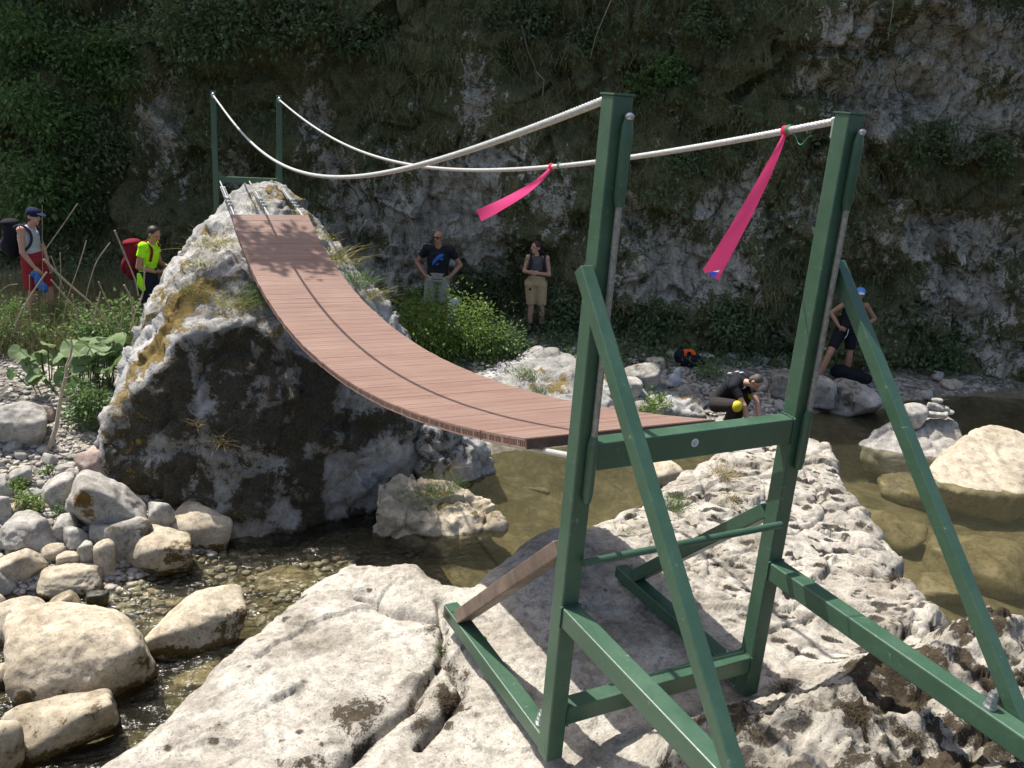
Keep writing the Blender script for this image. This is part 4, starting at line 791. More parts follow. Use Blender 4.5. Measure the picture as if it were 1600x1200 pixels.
# loose stones one can count on the two banks: shared shapes, each its own object
rng = random.Random(12); SM = []
for i in range(9):
    V, F = stone_shape(300+i, 3, (1.0, rng.uniform(.65, .95), rng.uniform(.42, .7)), rough=1.3, facets=8, p=20); me = mesh_np('stone', V, F); set_attr(me, 'moss', np.full(len(V), -.2)); set_attr(me, 'lichen', np.full(len(V), -.2)); me.materials.append([STONE_GREY, STONE_TAN, STONE_GREY][i % 3]); SM.append(me)
def scatter(region, n, smin, smax, label, group, seed):
    r = random.Random(seed); k = 0; placed = []
    for _ in range(n*30):
        if k >= n: break
        p = (r.uniform(region[0], region[2]), r.uniform(region[1], region[3])); P = ray_ground(p)
        if P[2] < WATER+0.01 or np.linalg.norm(P-CAM) > 19: continue
        s = smin*(smax/smin)**(r.random()**1.6)
        if any((P[0]-q[0])**2+(P[1]-q[1])**2 < (s+q[2])**2*0.6 for q in placed): continue
        placed.append((P[0], P[1], s)); o = bpy.data.objects.new('stone', SM[r.randrange(9)]); COL.objects.link(o); o.location = (P[0], P[1], P[2]+s*0.22); o.scale = (s, s, s*r.uniform(.8, 1.2)); o.rotation_euler = (r.uniform(-.3, .3), r.uniform(-.3, .3), r.uniform(0, 6.3)); tag(o, label, 'stone', group); k += 1
scatter((-10, 700, 260, 900), 120, 0.035, 0.15, 'loose pale stone on the sunlit gravel left of the crag', 'loose stones on the left gravel bank', 5)
scatter((760, 555, 1240, 668), 125, 0.045, 0.20, 'loose bluish grey stone on the shaded gravel beyond the deck', 'loose stones on the far gravel bank', 6)
scatter((1180, 590, 1600, 640), 24, 0.06, 0.22, 'loose grey stone at the dark far water edge', 'loose stones at the far water edge', 7)
# the rest of the shingle: small pebbles nobody could count
def pebbles():
    r = np.random.RandomState(3); D, F = ICO[2]; VV = []; FF = []; n = 0; shp = [stone_shape(500+i, 2, (1, .8, .55)) [0] for i in range(6)]
    for (x0, y0, x1, y1, N, a, b) in ((-20, 690, 270, 930, 2600, 0.012, 0.05), (740, 540, 1260, 672, 2000, 0.02, 0.065), (150, 860, 560, 960, 500, 0.02, 0.06), (-20, 560, 120, 700, 500, 0.015, 0.05)):
        for _ in range(N):
            P = ray_ground((r.uniform(x0, x1), r.uniform(y0, y1)))
            s = a*(b/a)**(r.rand()**1.5); t = r.uniform(0, 6.28); ca, sa = math.cos(t), math.sin(t); V = shp[r.randint(6)]*s; V = np.stack([V[:, 0]*ca-V[:, 1]*sa, V[:, 0]*sa+V[:, 1]*ca, V[:, 2]], 1)
            VV.append(V+P+[0, 0, s*0.2]); FF.append(F+n); n += len(V)
    m, t, b = new_mat('pebble_shingle'); k = NT(t); ri = k.n('ShaderNodeNewGeometry').outputs['Random Per Island']; nn = k.noise(k.pos(), 60, 4)
    col = k.ramp(ri, [(0.0, (0.24, 0.23, 0.21)), (0.4, (0.38, 0.36, 0.33)), (0.7, (0.47, 0.44, 0.38)), (0.9, (0.36, 0.28, 0.23)), (1.0, (0.16, 0.15, 0.14))]); col = k.mix(k.ramp(nn, [(0.4, 0.4), (0.6, 0.0)]), col, (0.15, 0.14, 0.12)); k.l(col, b.inputs['Base Color']); b.inputs['Roughness'].default_value = 0.85
    o = link('gravel', mesh_np('gravel', np.concatenate(VV), np.concatenate(FF)), m); tag(o, kind='stuff')
pebbles()
# ------------------------------------------------------------------ plants
LEAF = leaf_mat('green_leaf', (0.075, 0.145, 0.045), (0.145, 0.225, 0.070), 0.35)
LEAF_DK = leaf_mat('shade_leaf', (0.075, 0.120, 0.050), (0.140, 0.185, 0.080), 0.30)
LEAF_LT = leaf_mat('fresh_leaf', (0.085, 0.165, 0.030), (0.185, 0.265, 0.055), 0.40)
LEAF_BIG = leaf_mat('butterbur_leaf', (0.120, 0.190, 0.080), (0.200, 0.270, 0.120), 0.30, 0.6)
GRASS = leaf_mat('green_grass', (0.060, 0.120, 0.025), (0.120, 0.185, 0.050), 0.3)
GRASS_Y = leaf_mat('yellow_grass', (0.20, 0.19, 0.045), (0.36, 0.33, 0.10), 0.3)
GRASS_DRY = leaf_mat('dry_grass', (0.26, 0.21, 0.10), (0.42, 0.35, 0.18), 0.3)
GRASS_CLIFF = leaf_mat('cliff_grass', (0.115, 0.130, 0.056), (0.235, 0.215, 0.105), 0.2, 0.7)
MOSSY = leaf_mat('ochre_moss', (0.11, 0.075, 0.018), (0.24, 0.17, 0.05), 0.2, 0.8)
WOODM = plain('pale_dead_wood', (0.36, 0.30, 0.22), 0.8, 0.3, 14, bump=0.4)
BARK = plain('grey_bark', (0.10, 0.085, 0.065), 0.85, 0.35, 12, bump=0.5)
STRAW = plain('dry_stalk', (0.30, 0.25, 0.17), 0.8, 0.3, 20)
def unit(a): return a/(np.linalg.norm(a, axis=-1, keepdims=True)+1e-9)
def leaves(P, D, N, L, Wd, fold=0.15):
    """leaf blades: five points, two faces folded along the midrib"""
    D = unit(D); Sd = unit(np.cross(D, N)); N = np.cross(Sd, D); L = np.asarray(L)[:, None]; Wd = np.asarray(Wd)[:, None]
    V = np.stack([P, P+D*L*0.45+Sd*Wd*0.5+N*fold*Wd, P+D*L-N*L*0.12, P+D*L*0.45-Sd*Wd*0.5+N*fold*Wd], 1); n = len(P); i = np.arange(n)[:, None]*4
    return V.reshape(-1, 3), np.concatenate([i+np.array([[0, 1, 2]]), i+np.array([[0, 2, 3]])])
def blades(P, D, H, Wd, G, seg=3):
    """grass: each blade rises along D and bends along G"""
    n = len(P); D = unit(D); Sd = unit(np.cross(D, G+np.array([0.013, 0.007, 0.003]))); t = np.linspace(0, 1, seg+1); V = []
    for q in t:
        c = P + D*(H*q)[:, None] + G*(H*q*q)[:, None]; wd = (Wd*(1-0.88*q))[:, None]; V += [c-Sd*wd/2, c+Sd*wd/2]
    V = np.stack(V, 1); i = np.arange(n)[:, None]*(2*(seg+1)); F = np.concatenate([i+np.array([[2*k, 2*k+1, 2*k+3, 2*k+2]]) for k in range(seg)])
    return V.reshape(-1, 3), F
def foliage_mesh(name, rs, rad, n, size, clumps, up=0.4, shell=0.35):
    C = rs.normal(size=(clumps, 3)); C = unit(C)*(rs.uniform(0, 1, (clumps, 1))**shell)*np.asarray(rad)*0.85
    idx = rs.randint(clumps, size=n); sc = rs.uniform(0.13, 0.30, clumps)[idx][:, None]*np.mean(rad)
    off = rs.normal(size=(n, 3)); P = C[idx] + off*sc*np.array([1, 1, 0.7]); D = unit(off+rs.normal(size=(n, 3))*0.6+np.array([0, 0, -0.25])); N = unit(rs.normal(size=(n, 3))*0.55+np.array([0, 0, up+0.6]))
    L = size*rs.uniform(0.6, 1.3, n); V, F = leaves(P, D, N, L, L*rs.uniform(0.45, 0.65, n)); return mesh_np(name, V, F, False), C
def shrub(c, rad, n, size, mat, label, seed, cat='shrub', group=None, clumps=26, name='shrub', root=None):
    rs = np.random.RandomState(seed); c = np.asarray(c, float); r0 = np.asarray(root, float) if root is not None else c+[0, 0, -rad[2]*0.95]
    E_ = empty(name, r0); tag(E_, label, cat, group); me, C = foliage_mesh('foliage', rs, rad, n, size, clumps)
    link('foliage', me, mat, E_, c-r0); m = MB()
    for q in C[::max(1, len(C)//9)]:
        a = np.zeros(3); b = q + c-r0; mid = (a+b)/2+rs.normal(size=3)*0.08*np.mean(rad); t = np.linspace(0, 1, 7)[:, None]; P = a*(1-t)**2+2*mid*t*(1-t)+b*t*t; m.tube(P, np.linspace(0.018, 0.004, 7)*max(0.5, np.mean(rad)), 5)
    m.build('stem', BARK, E_, smooth=True); return E_
def tuft(P, n, H, spread, mat, label, seed, nrm=(0, 0, 1), droop=0.5, wd=0.006, group=None, name='grass_tuft', lean=(0, 0, 0)):
    rs = np.random.RandomState(seed); o = rs.normal(size=(n, 3))*spread; o[:, 2] *= 0.25; nrm = np.asarray(nrm, float)
    D = unit(rs.normal(size=(n, 3))*0.42+nrm+o/spread*0.25); G = unit(rs.normal(size=(n, 3))*[1, 1, 0.2]+np.array([0, 0, -0.6])+np.asarray(lean))*droop
    V, F = blades(o, D, H*rs.uniform(0.5, 1.25, n), np.full(n, wd), G)
    ob = link(name, mesh_np(name, V, F, False), mat, loc=P); return tag(ob, label, 'grass', group)
dg_ = bpy.context.evaluated_depsgraph_get(); dg_.update()
def hit(p, far=30.0):
    """the first real surface along a sight line"""
    d = ray(p); d = d/np.linalg.norm(d); ok, loc, nr, *_ = S.ray_cast(bpy.context.evaluated_depsgraph_get(), Vector(CAM), Vector(d), distance=far); return np.array(loc), np.array(nr)
def hit_down(x, y): ok, loc, nr, *_ = S.ray_cast(bpy.context.evaluated_depsgraph_get(), Vector((x, y, 3)), Vector((0, 0, -1))); return np.array(loc)
TG = 'grass tufts on the rocks'
for p, n, H, sp, mt, lb, dr in [((660, 772), 420, 0.20, 0.13, GRASS, 'dense green grass on top of the lumpy boulder in the pool', 0.7), ((700, 762), 260, 0.16, 0.10, GRASS, 'smaller green grass patch beside the dense one on the lumpy boulder', 0.7),
        ((1050, 790), 240, 0.10, 0.050, GRASS, 'round green tuft growing from a crack in the near slab', 0.4), ((1130, 745), 120, 0.17, 0.035, GRASS_DRY, 'dry straw coloured tuft near the far brow of the near slab', 0.5), ((1143, 780), 50, 0.12, 0.02, GRASS_DRY, 'thin dry blades trailing below the straw coloured tuft', 0.8),
        ((980, 832), 90, 0.055, 0.035, GRASS_Y, 'low yellow tuft on the slab behind the tie bar', 0.5), ((700, 1015), 60, 0.045, 0.03, GRASS, 'few green blades in the mossy crack of the slab', 0.7),
        ((400, 462), 300, 0.24, 0.16, GRASS, 'green grass cushion on the crag beside the deck edge', 1.1), ((372, 478), 240, 0.22, 0.12, GRASS_Y, 'yellowish grass on the lip of the crag under the deck edge', 1.1), ((300, 455), 160, 0.14, 0.08, GRASS_Y, 'small yellow tuft high on the sunny side of the crag', 0.9),
        ((340, 385), 220, 0.22, 0.13, GRASS_Y, 'yellow grass on the shoulder of the crag near its top', 0.9), ((318, 415), 130, 0.16, 0.10, GRASS_Y, 'yellow grass strip below the shoulder of the crag', 0.9), ((345, 690), 120, 0.17, 0.03, GRASS_DRY, 'star shaped dry tuft on the dark face of the crag', 0.9), ((310, 662), 70, 0.12, 0.03, GRASS_DRY, 'small dry tuft above the star shaped one on the dark face', 0.9),
        ((372, 740), 120, 0.10, 0.06, MOSSY, 'brown moss cushion low on the dark face of the crag', 0.8), ((370, 805), 120, 0.09, 0.05, MOSSY, 'brown moss cushion at the waterline of the crag', 0.8), ((345, 782), 60, 0.08, 0.03, LEAF_LT, 'bright green sprout above the smooth boulder', 0.6), ((215, 500), 200, 0.25, 0.12, GRASS_Y, 'yellow green grass at the foot of the sunny crag side', 0.8),
        ((520, 405), 260, 0.28, 0.15, GRASS_Y, 'tall yellow grass along the far deck edge near its top', 1.0), ((550, 440), 260, 0.26, 0.15, GRASS, 'green grass along the far deck edge beneath the tall yellow grass', 1.0), ((575, 462), 160, 0.2, 0.12, GRASS_Y, 'grass with yellow flowers beside the deck and bush', 1.0), ((500, 372), 120, 0.16, 0.10, GRASS_Y, 'grass behind the upper corner of the deck', 0.9),
        ((405, 322), 120, 0.10, 0.08, GRASS_Y, 'brownish grass on the crest of the crag below the turnbuckle', 0.8), ((820, 585), 320, 0.14, 0.12, GRASS, 'grass streak growing across the pale bedrock hump', 0.8), ((850, 612), 220, 0.10, 0.10, GRASS, 'low grass line on the hump near the deck', 0.8), ((1015, 640), 130, 0.2, 0.1, LEAF_LT, 'yellow green weeds between deck and tower post', 0.8), ((700, 735), 46, 0.22, 0.02, GRASS_DRY, 'few arching dry blades below the white boulder', 0.9)]:
    P, nr = hit(p); tuft(P-nr*0.01, n, H, sp, mt, lb, int(p[0]*7+p[1]), nr*0.6+np.array([0, 0, 0.7]), dr, 0.007 if p[1] < 700 else 0.0042, TG)
MOSS_DK = leaf_mat('dry_dark_moss', (0.040, 0.030, 0.018), (0.105, 0.078, 0.045), 0.1, 0.9)
for p, n, H, sp, lb in [((694, 1095), 420, 0.022, 0.045, 'dark dry moss clump beside the crack near the left base beam'), ((655, 1128), 300, 0.020, 0.040, 'dark moss clump lower in the same crack of the slab'), ((640, 1100), 200, 0.016, 0.03, 'thin dark moss strip between the two clumps of the crack'), ((700, 960), 260, 0.018, 0.035, 'brown moss at the end of the left base beam'), ((672, 985), 160, 0.014, 0.025, 'small brown moss patch left of the green blades'), ((1235, 1080), 600, 0.026, 0.06, 'large dark moss cushion on the rough rock under the right back beam'), ((1335, 1110), 600, 0.026, 0.06, 'broad brown moss cushion on the rough rock, nearest the back beam bolt'),
        ((1180, 1140), 400, 0.024, 0.05, 'brown moss between the left strut and the large dark cushion'), ((1420, 1140), 400, 0.024, 0.05, 'brown moss on the rough rock below the back beam end'), ((1400, 905), 260, 0.03, 0.04, 'dark moss in the notch of the slab above the water')]:
    P, nr = hit(p); tuft(P, n, H*1.1, sp*0.55, MOSS_DK, lb, int(p[0]), nr, 0.6, 0.0022, 'moss cushions on the near slab', 'moss_cushion')
for pts, r, lb, d_ in [([(955, 0), (942, 30), (930, 60), (922, 92)], .008, 'thin pale stem hanging on the dark cliff above the near left post', .9), ([(1397, -5), (1393, 25), (1388, 60)], .009, 'thin stem hanging before the bare rock at the upper right', .7), ([(815, 40), (825, 80), (838, 110), (841, 142)], .016, 'dead branch hanging down the cliff left of the near left post', .9), ([(838, 112), (850, 125), (848, 150)], .009, 'fork of the dead branch on the cliff', .9)]:
    P = np.array([onv(q, CV-d_) for q in pts]); m = MB(); m.tube(P-P[0], np.linspace(r, r*0.5, len(P)), 6); o = m.build('hanging_stem', STRAW if r < .01 else BARK, None, smooth=True, loc=P[0]); tag(o, lb, 'stem')
# the big leaved clump left of the crag
def butterbur(P, n, rad, label, seed, size=(0.16, 0.30)):
    rs = np.random.RandomState(seed); E_ = empty('butterbur', P); tag(E_, label, 'plant')
    for i in range(n):
        a = rs.uniform(0, 6.28); r = rad*rs.uniform(0.1, 1)**0.6; b = np.array([math.cos(a)*r*0.6, math.sin(a)*r*0.4, 0]); h = rs.uniform(0.25, 0.72)*(1.15-0.5*r/rad); c = np.array([math.cos(a)*r, math.sin(a)*r*0.7, h]); L = rs.uniform(*size)
        q = rs.normal(size=3)*0.35+np.array([0.1*math.cos(a), -0.35, 0.9]); q /= np.linalg.norm(q); d = np.array([math.cos(a), math.sin(a)*0.7-0.3, -0.25]); d -= q*(d @ q); d /= np.linalg.norm(d); s = np.cross(q, d)
        th = np.linspace(-2.75, 2.75, 19); rr = L*(0.86+0.14*np.cos(th))*(1-0.35*np.exp(-((np.abs(th)-2.75)/0.4)**2)); m = MB(); ring = []
        for f in (0.0, 0.35, 0.7, 1.0):
            ring.append([c + (d*math.cos(t)*x*f*0.62+s*math.sin(t)*x*f*0.62) + q*L*(0.16*f*f*math.cos(2*t+a)*0.9 - 0.10*f*f + 0.06*abs(math.sin(t))*f + 0.03*math.sin(7*t)*f) for t, x in zip(th, rr)])
        V = np.array(ring).reshape(-1, 3); ii = np.arange(4*19).reshape(4, 19); F = np.stack([ii[:-1, :-1], ii[1:, :-1], ii[1:, 1:], ii[:-1, 1:]], -1).reshape(-1, 4); link('leaf', mesh_np('leaf', V, F), LEAF_BIG if i % 4 else LEAF, E_)
        t = np.linspace(0, 1, 6)[:, None]; mid = (b+c)/2+[0, 0, h*0.15]; m.tube(b*(1-t)**2+2*mid*t*(1-t)+c*t*t, 0.008, 5); m.build('stalk', GRASS, E_, smooth=True)
butterbur(ray_ground((135, 612)), 26, 0.62, 'lush clump of big round butterbur leaves left of the crag', 3)
butterbur(ray_ground((175, 598)), 12, 0.34, 'butterbur leaves pressed against the sunny side of the crag', 8, (0.12, 0.22))
butterbur(ray_ground((75, 600)), 12, 0.42, 'smaller butterbur clump behind the leaning stick', 5, (0.13, 0.22))
for p, rad, n, sz, mt, lb, sd in [((705, 558), (0.88, 0.65, 0.60), 4800, 0.062, LEAF_LT, 'sunlit green bush beyond the deck in front of the man', 1), ((770, 560), (0.55, 0.5, 0.36), 1800, 0.055, LEAF, 'darker low bush joined to the sunlit one below the woman', 2), ((640, 520), (0.42, 0.4, 0.42), 1100, 0.06, LEAF_LT, 'bright young bush at the deck edge beside the sunlit one', 3),
        ((30, 545), (0.55, 0.4, 0.36), 900, 0.06, LEAF, 'yellow green weeds in front of the woman in a cap', 4), ((180, 560), (0.50, 0.4, 0.45), 1500, 0.07, LEAF, 'leafy weeds between butterbur and crag', 5), ((100, 520), (0.5, 0.4, 0.30), 700, 0.05, LEAF, 'feathery weeds behind the butterbur clump', 6), ((145, 660), (0.30, 0.25, 0.28), 900, 0.06, LEAF, 'green weeds at the foot of the crag below the butterbur', 7),
        ((45, 800), (0.16, 0.14, 0.13), 420, 0.035, LEAF_LT, 'small green weeds on the gravel above the mottled boulder', 8), ((30, 770), (0.12, 0.1, 0.10), 240, 0.035, LEAF_LT, 'tiny weeds by the stone at the picture edge', 9), ((96, 808), (0.08, 0.08, 0.08), 140, 0.03, LEAF, 'tiny weed beside the round white stone', 10), ((75, 745), (0.08, 0.08, 0.09), 120, 0.03, LEAF, 'sprig growing behind the square grey block', 11),
        ((1020, 645), (0.30, 0.25, 0.16), 420, 0.06, LEAF_LT, 'low bright weeds between deck and near tower', 12), ((1110, 590), (0.5, 0.3, 0.18), 500, 0.05, LEAF, 'low green weeds behind the crouching man', 13), ((120, 835), (0.10, 0.08, 0.10), 160, 0.03, LEAF, 'weed under the large mossy boulder', 14)]:
    G = ray_ground(p); shrub(G+[0, 0, rad[2]*0.8], rad, n, sz, mt, lb, 700+sd, 'bush' if rad[0] > 0.5 else 'weeds', clumps=60 if n > 3000 else 24, name='bush' if rad[0] > 0.5 else 'weed', root=G)
# leaning dead stick and dry stalks on the left bank
def px_line(pts, y): return np.array([ony(p, y) for p in pts])
yb_ = ray_ground((72, 706))[1]
E_ = empty('dead_branch', ony((72, 708), yb_)); tag(E_, 'pale dead branch standing upright among the stones and butterbur', 'branch'); b0 = np.array(E_.location)
m = MB(); P = px_line([(72, 710), (80, 690), (88, 668), (92, 640), (97, 612), (103, 588), (104, 572), (110, 556), (113, 540), (110, 527)], yb_)-b0; m.tube(P, np.linspace(0.026, 0.008, len(P)), 8); m.build('stem', WOODM, E_, smooth=True)
for pts in ([(96, 628), (104, 622), (115, 617)], [(102, 591), (110, 588), (117, 584)], [(93, 612), (96, 604), (95, 596)], [(86, 684), (95, 678), (103, 670)], [(106, 572), (111, 562), (116, 555)]):
    m = MB(); m.tube(px_line(pts, yb_-0.03)-b0, np.linspace(0.009, 0.004, len(pts)), 6); m.build('twig', WOODM, E_, smooth=True)
for k_, (pts, r, lb) in enumerate([([(121, 318), (98, 352), (70, 391)], .006, 'dry stalk leaning across the woman in a cap'), ([(179, 360), (196, 400), (213, 441), (216, 462)], .010, 'straight dry stalk crossing the red backpack'), ([(73, 425), (52, 455), (28, 495), (22, 520)], .008, 'dry stalk crossing the red shorts'), ([(68, 405), (100, 438), (149, 479), (175, 512)], .012, 'thickest pale stalk slanting between the two hikers'), ([(80, 437), (104, 466), (124, 486)], .008, 'short dry stalk below the thickest one'),
        ([(135, 376), (122, 420), (106, 462), (98, 500)], .005, 'thin dry stalk with bent tip left of the red backpack'), ([(172, 379), (150, 408), (137, 450), (131, 485)], .005, 'arched thin stalk reaching towards the red backpack'), ([(94, 395), (95, 430), (92, 470)], .005, 'upright thin stalk right of the woman in a cap'), ([(80, 400), (90, 428), (100, 452)], .005, 'thin stalk leaning against the thickest one'), ([(154, 440), (168, 474), (182, 500), (196, 524)], .007, 'pale stalk slanting down to the crag foot'),
        ([(194, 445), (206, 468), (208, 510)], .010, 'pale hooked stalk under the red backpack'), ([(226, 415), (224, 462), (210, 490), (203, 515)], .008, 'pale curved stalk in front of the neon shirt'), ([(157, 456), (146, 500), (155, 520)], .006, 'forked stalk leaning left before the crag'), ([(30, 352), (35, 380), (40, 402)], .005, 'thin stalk in front of the black backpack'), ([(0, 455), (14, 445), (28, 444)], .005, 'bent dry blade at the picture edge'), ([(46, 430), (46, 470), (48, 505)], .005, 'upright stalk in front of the red shorts'), ([(113, 460), (120, 490), (124, 520)], .006, 'short stalk among the feathery weeds'), ([(190, 466), (190, 500), (189, 520)], .005, 'upright stalk between butterbur and crag'), ([(66, 320), (66, 400), (68, 470)], .003, 'very thin stem hanging before the woman in a cap')]):
    y = 8.9+0.12*(k_ % 4); P = px_line(pts, y); t = np.linspace(0, 1, len(pts)); q = np.linspace(0, 1, 14); Q = np.stack([np.interp(q, t, P[:, i]) for i in range(3)], 1)
    for _ in range(2): Q[1:-1] = (Q[:-2]+2*Q[1:-1]+Q[2:])/4
    m = MB(); m.tube(Q-Q[0], np.linspace(r*1.3, r*0.8, 14), 6); o = m.build('dry_stalk', STRAW, None, smooth=True, loc=Q[0]); tag(o, lb, 'stalk', 'dry stalks on the left bank')
o = None
# growth on the cliff: hanging grass and leaf cover nobody could count
def cliff_cover():
    rs = np.random.RandomState(9); n = 3600; u = rs.uniform(-10.5, 10.5, n); z = rs.uniform(-2.4, 5.6, n); rk = rocky(u, z); keep = rk < 0.30+0.10*rs.normal(size=n); u, z = u[keep], z[keep]; n = len(u)
    v = cliff_v(u, z)-0.03; C = C0+UX*u[:, None]+VX*v[:, None]; C[:, 2] = z; k = 13; P = np.repeat(C, k, 0)+rs.normal(size=(n*k, 3))*np.array([0.12, 0.05, 0.07]); m = n*k
    D = unit(-VX+rs.normal(size=(m, 3))*0.55+np.array([0, 0, 0.35])); G = unit(rs.normal(size=(m, 3))*0.25+np.array([0, 0, -1.0]))*0.95; Hs = np.repeat(rs.uniform(0.10, 0.28, n), k)*rs.uniform(0.6, 1.2, m)
    V, F = blades(P, D, Hs, np.full(m, 0.016), G); tag(link('cliff_grass', mesh_np('cliff_grass', V, F, False), GRASS_CLIFF), kind='stuff')
    n = 30000; u = rs.uniform(-10.5, 10.5, n); z = rs.uniform(-2.6, 5.6, n); f = fbm(xyz(u*0.55, z*0.7, 0*u), 3, 88); w_ = sst(0.05, 0.28, f)*0.8 + 0.9*sst(-1.1, -2.0, z) + 0.85*sst(-3.5, -6.5, u)*sst(-0.5, 2.0, z+0.3*f) - 0.6*sst(0.35, 0.6, rocky(u, z))
    keep = rs.rand(n) < w_; u, z = u[keep], z[keep]; n = len(u); v = cliff_v(u, z)-np.abs(rs.normal(size=n))*0.16-0.04-0.5*sst(-1.6, -2.4, z)*rs.rand(n); P = C0+UX*u[:, None]+VX*v[:, None]; P[:, 2] = z
    L = rs.uniform(0.05, 0.13, n); V, F = leaves(P, unit(rs.normal(size=(n, 3))+np.array([0, 0, -0.5])), unit(-VX*0.5+rs.normal(size=(n, 3))*0.5+np.array([0, 0, 0.7])), L, L*0.6); tag(link('cliff_undergrowth', mesh_np('cliff_undergrowth', V, F, False), LEAF_DK), kind='stuff')
    n = 9000; x0 = rs.uniform(600, 1600, n); p = [ray_ground((a, b)) for a, b in zip(rs.uniform(560, 1300, 1500), rs.uniform(500, 575, 1500))]; p = np.array(p); p = p[p[:, 1] > 8.6]; k = 7; P = np.repeat(p, k, 0)+rs.normal(size=(len(p)*k, 3))*np.array([.12, .12, .05])+[0, 0, .06]; n = len(P); L = rs.uniform(0.05, 0.12, n)
    V, F = leaves(P, unit(rs.normal(size=(n, 3))+np.array([0, 0, 0.3])), unit(rs.normal(size=(n, 3))*0.5+np.array([0, 0, 0.8])), L, L*0.6); tag(link('ground_cover', mesh_np('ground_cover', V, F, False), LEAF_DK), kind='stuff')
    p = np.array([ray_ground((a, b)) for a, b in zip(rs.uniform(-30, 330, 1500), rs.uniform(438, 560, 1500))]); p = p[(p[:, 1] > 7.6)]; k = 8; P = np.repeat(p, k, 0)+rs.normal(size=(len(p)*k, 3))*np.array([.12, .12, .03]); n = len(P)
    V, F = blades(P, unit(rs.normal(size=(n, 3))*0.35+np.array([0, 0, 1])), rs.uniform(0.15, 0.5, n), np.full(n, 0.010), unit(rs.normal(size=(n, 3)))*0.35); tag(link('bank_grass', mesh_np('bank_grass', V, F, False), GRASS_CLIFF), kind='stuff')
cliff_cover()
SG = 'shrubs growing on the cliff'
for k_, (p, r, n, sz, mt, lb) in enumerate([((60, 50), 1.3, 2600, .11, LEAF, 'pale leafy tree crown filling the top left corner'), ((190, 95), 1.0, 2000, .10, LEAF, 'light green shrub on the cliff with a bright flat spray, left of the far tower'), ((300, 40), 1.2, 2200, .10, LEAF_DK, 'dark shrub at the top edge above the far tower'), ((45, 190), 1.1, 2200, .10, LEAF, 'shrub hanging below the top left crown'), ((150, 230), .9, 1500, .09, LEAF_DK, 'dark shrub high above the neon shirt'), ((60, 290), 1.0, 2000, .10, LEAF, 'leafy shrub directly above the woman in a cap'),
        ((120, 340), .9, 1600, .10, LEAF_DK, 'dark shrub behind the two hikers'), ((15, 400), .8, 1400, .10, LEAF_DK, 'dark shrub behind the black backpack'), ((430, 25), 1.0, 1500, .10, LEAF_DK, 'shrub at the top edge above the second far post'), ((570, 60), .8, 1200, .09, LEAF_DK, 'shrub at the top edge above the middle of the bridge'), ((800, 30), .9, 1400, .09, LEAF_DK, 'shrub at the top edge left of the near left post'), ((790, 85), .35, 300, .08, LEAF, 'small bright spray on the dark cliff left of the near left post'),
        ((1045, 125), .75, 1300, .09, LEAF, 'green shrub on the cliff between the near posts, upper one'), ((930, 60), .7, 900, .09, LEAF_DK, 'dark shrub above the near left post'), ((1120, 30), .8, 1000, .09, LEAF_DK, 'dark shrub at the top edge between the near posts'), ((1440, 222), .8, 1000, .085, LEAF_DK, 'low shrub on a ledge under the bare rock, right of the near right post'), ((1555, 232), .6, 800, .085, LEAF_DK, 'low shrub on the same ledge at the right picture edge'), ((1080, 255), .5, 600, .08, LEAF_DK, 'small shrub between the near posts just below the rope'),
        ((880, 480), .8, 1500, .09, LEAF_DK, 'shrub at the cliff foot right of the woman in khaki shorts'), ((760, 440), .6, 900, .09, LEAF_DK, 'shrub in the dark gap between man and woman'), ((1150, 500), .8, 1400, .09, LEAF_DK, 'shrub at the cliff foot above the crouching man'), ((1030, 500), .6, 900, .085, LEAF_DK, 'shrub at the cliff foot above the black rucksack'), ((110, 445), .9, 1600, .10, LEAF_DK, 'dark shrub between the two hikers at the cliff foot'), ((240, 470), .6, 900, .09, LEAF_DK, 'dark shrub behind the hiker in neon'), ((10, 470), .8, 1200, .10, LEAF_DK, 'dark shrub low behind the woman in a cap'), ((1480, 560), .8, 1000, .09, LEAF_DK, 'shrub at the cliff foot over the river, right of the shirtless man'), ((190, 150), .3, 260, .09, LEAF_LT, 'small bright leafy twig in front of the dark left shrubs'), ((140, 108), .35, 260, .09, LEAF_LT, 'bright twig under the flat spray of the light green shrub')]):
    z = onv(p, CV)[2]; u = uv(onv(p, CV))[0]; v = float(cliff_v(np.array([u]), np.array([z]))[0]); c = onv(p, v-r*(0.35 if p[1] < 440 or p[0] > 300 else 1.6)); root = onv(p, v+0.05)-[0, 0, r*0.3]
    shrub(c, (r, r*0.55, r*0.62), n, sz, mt, lb, 900+k_, 'shrub', SG, 22, root=root)
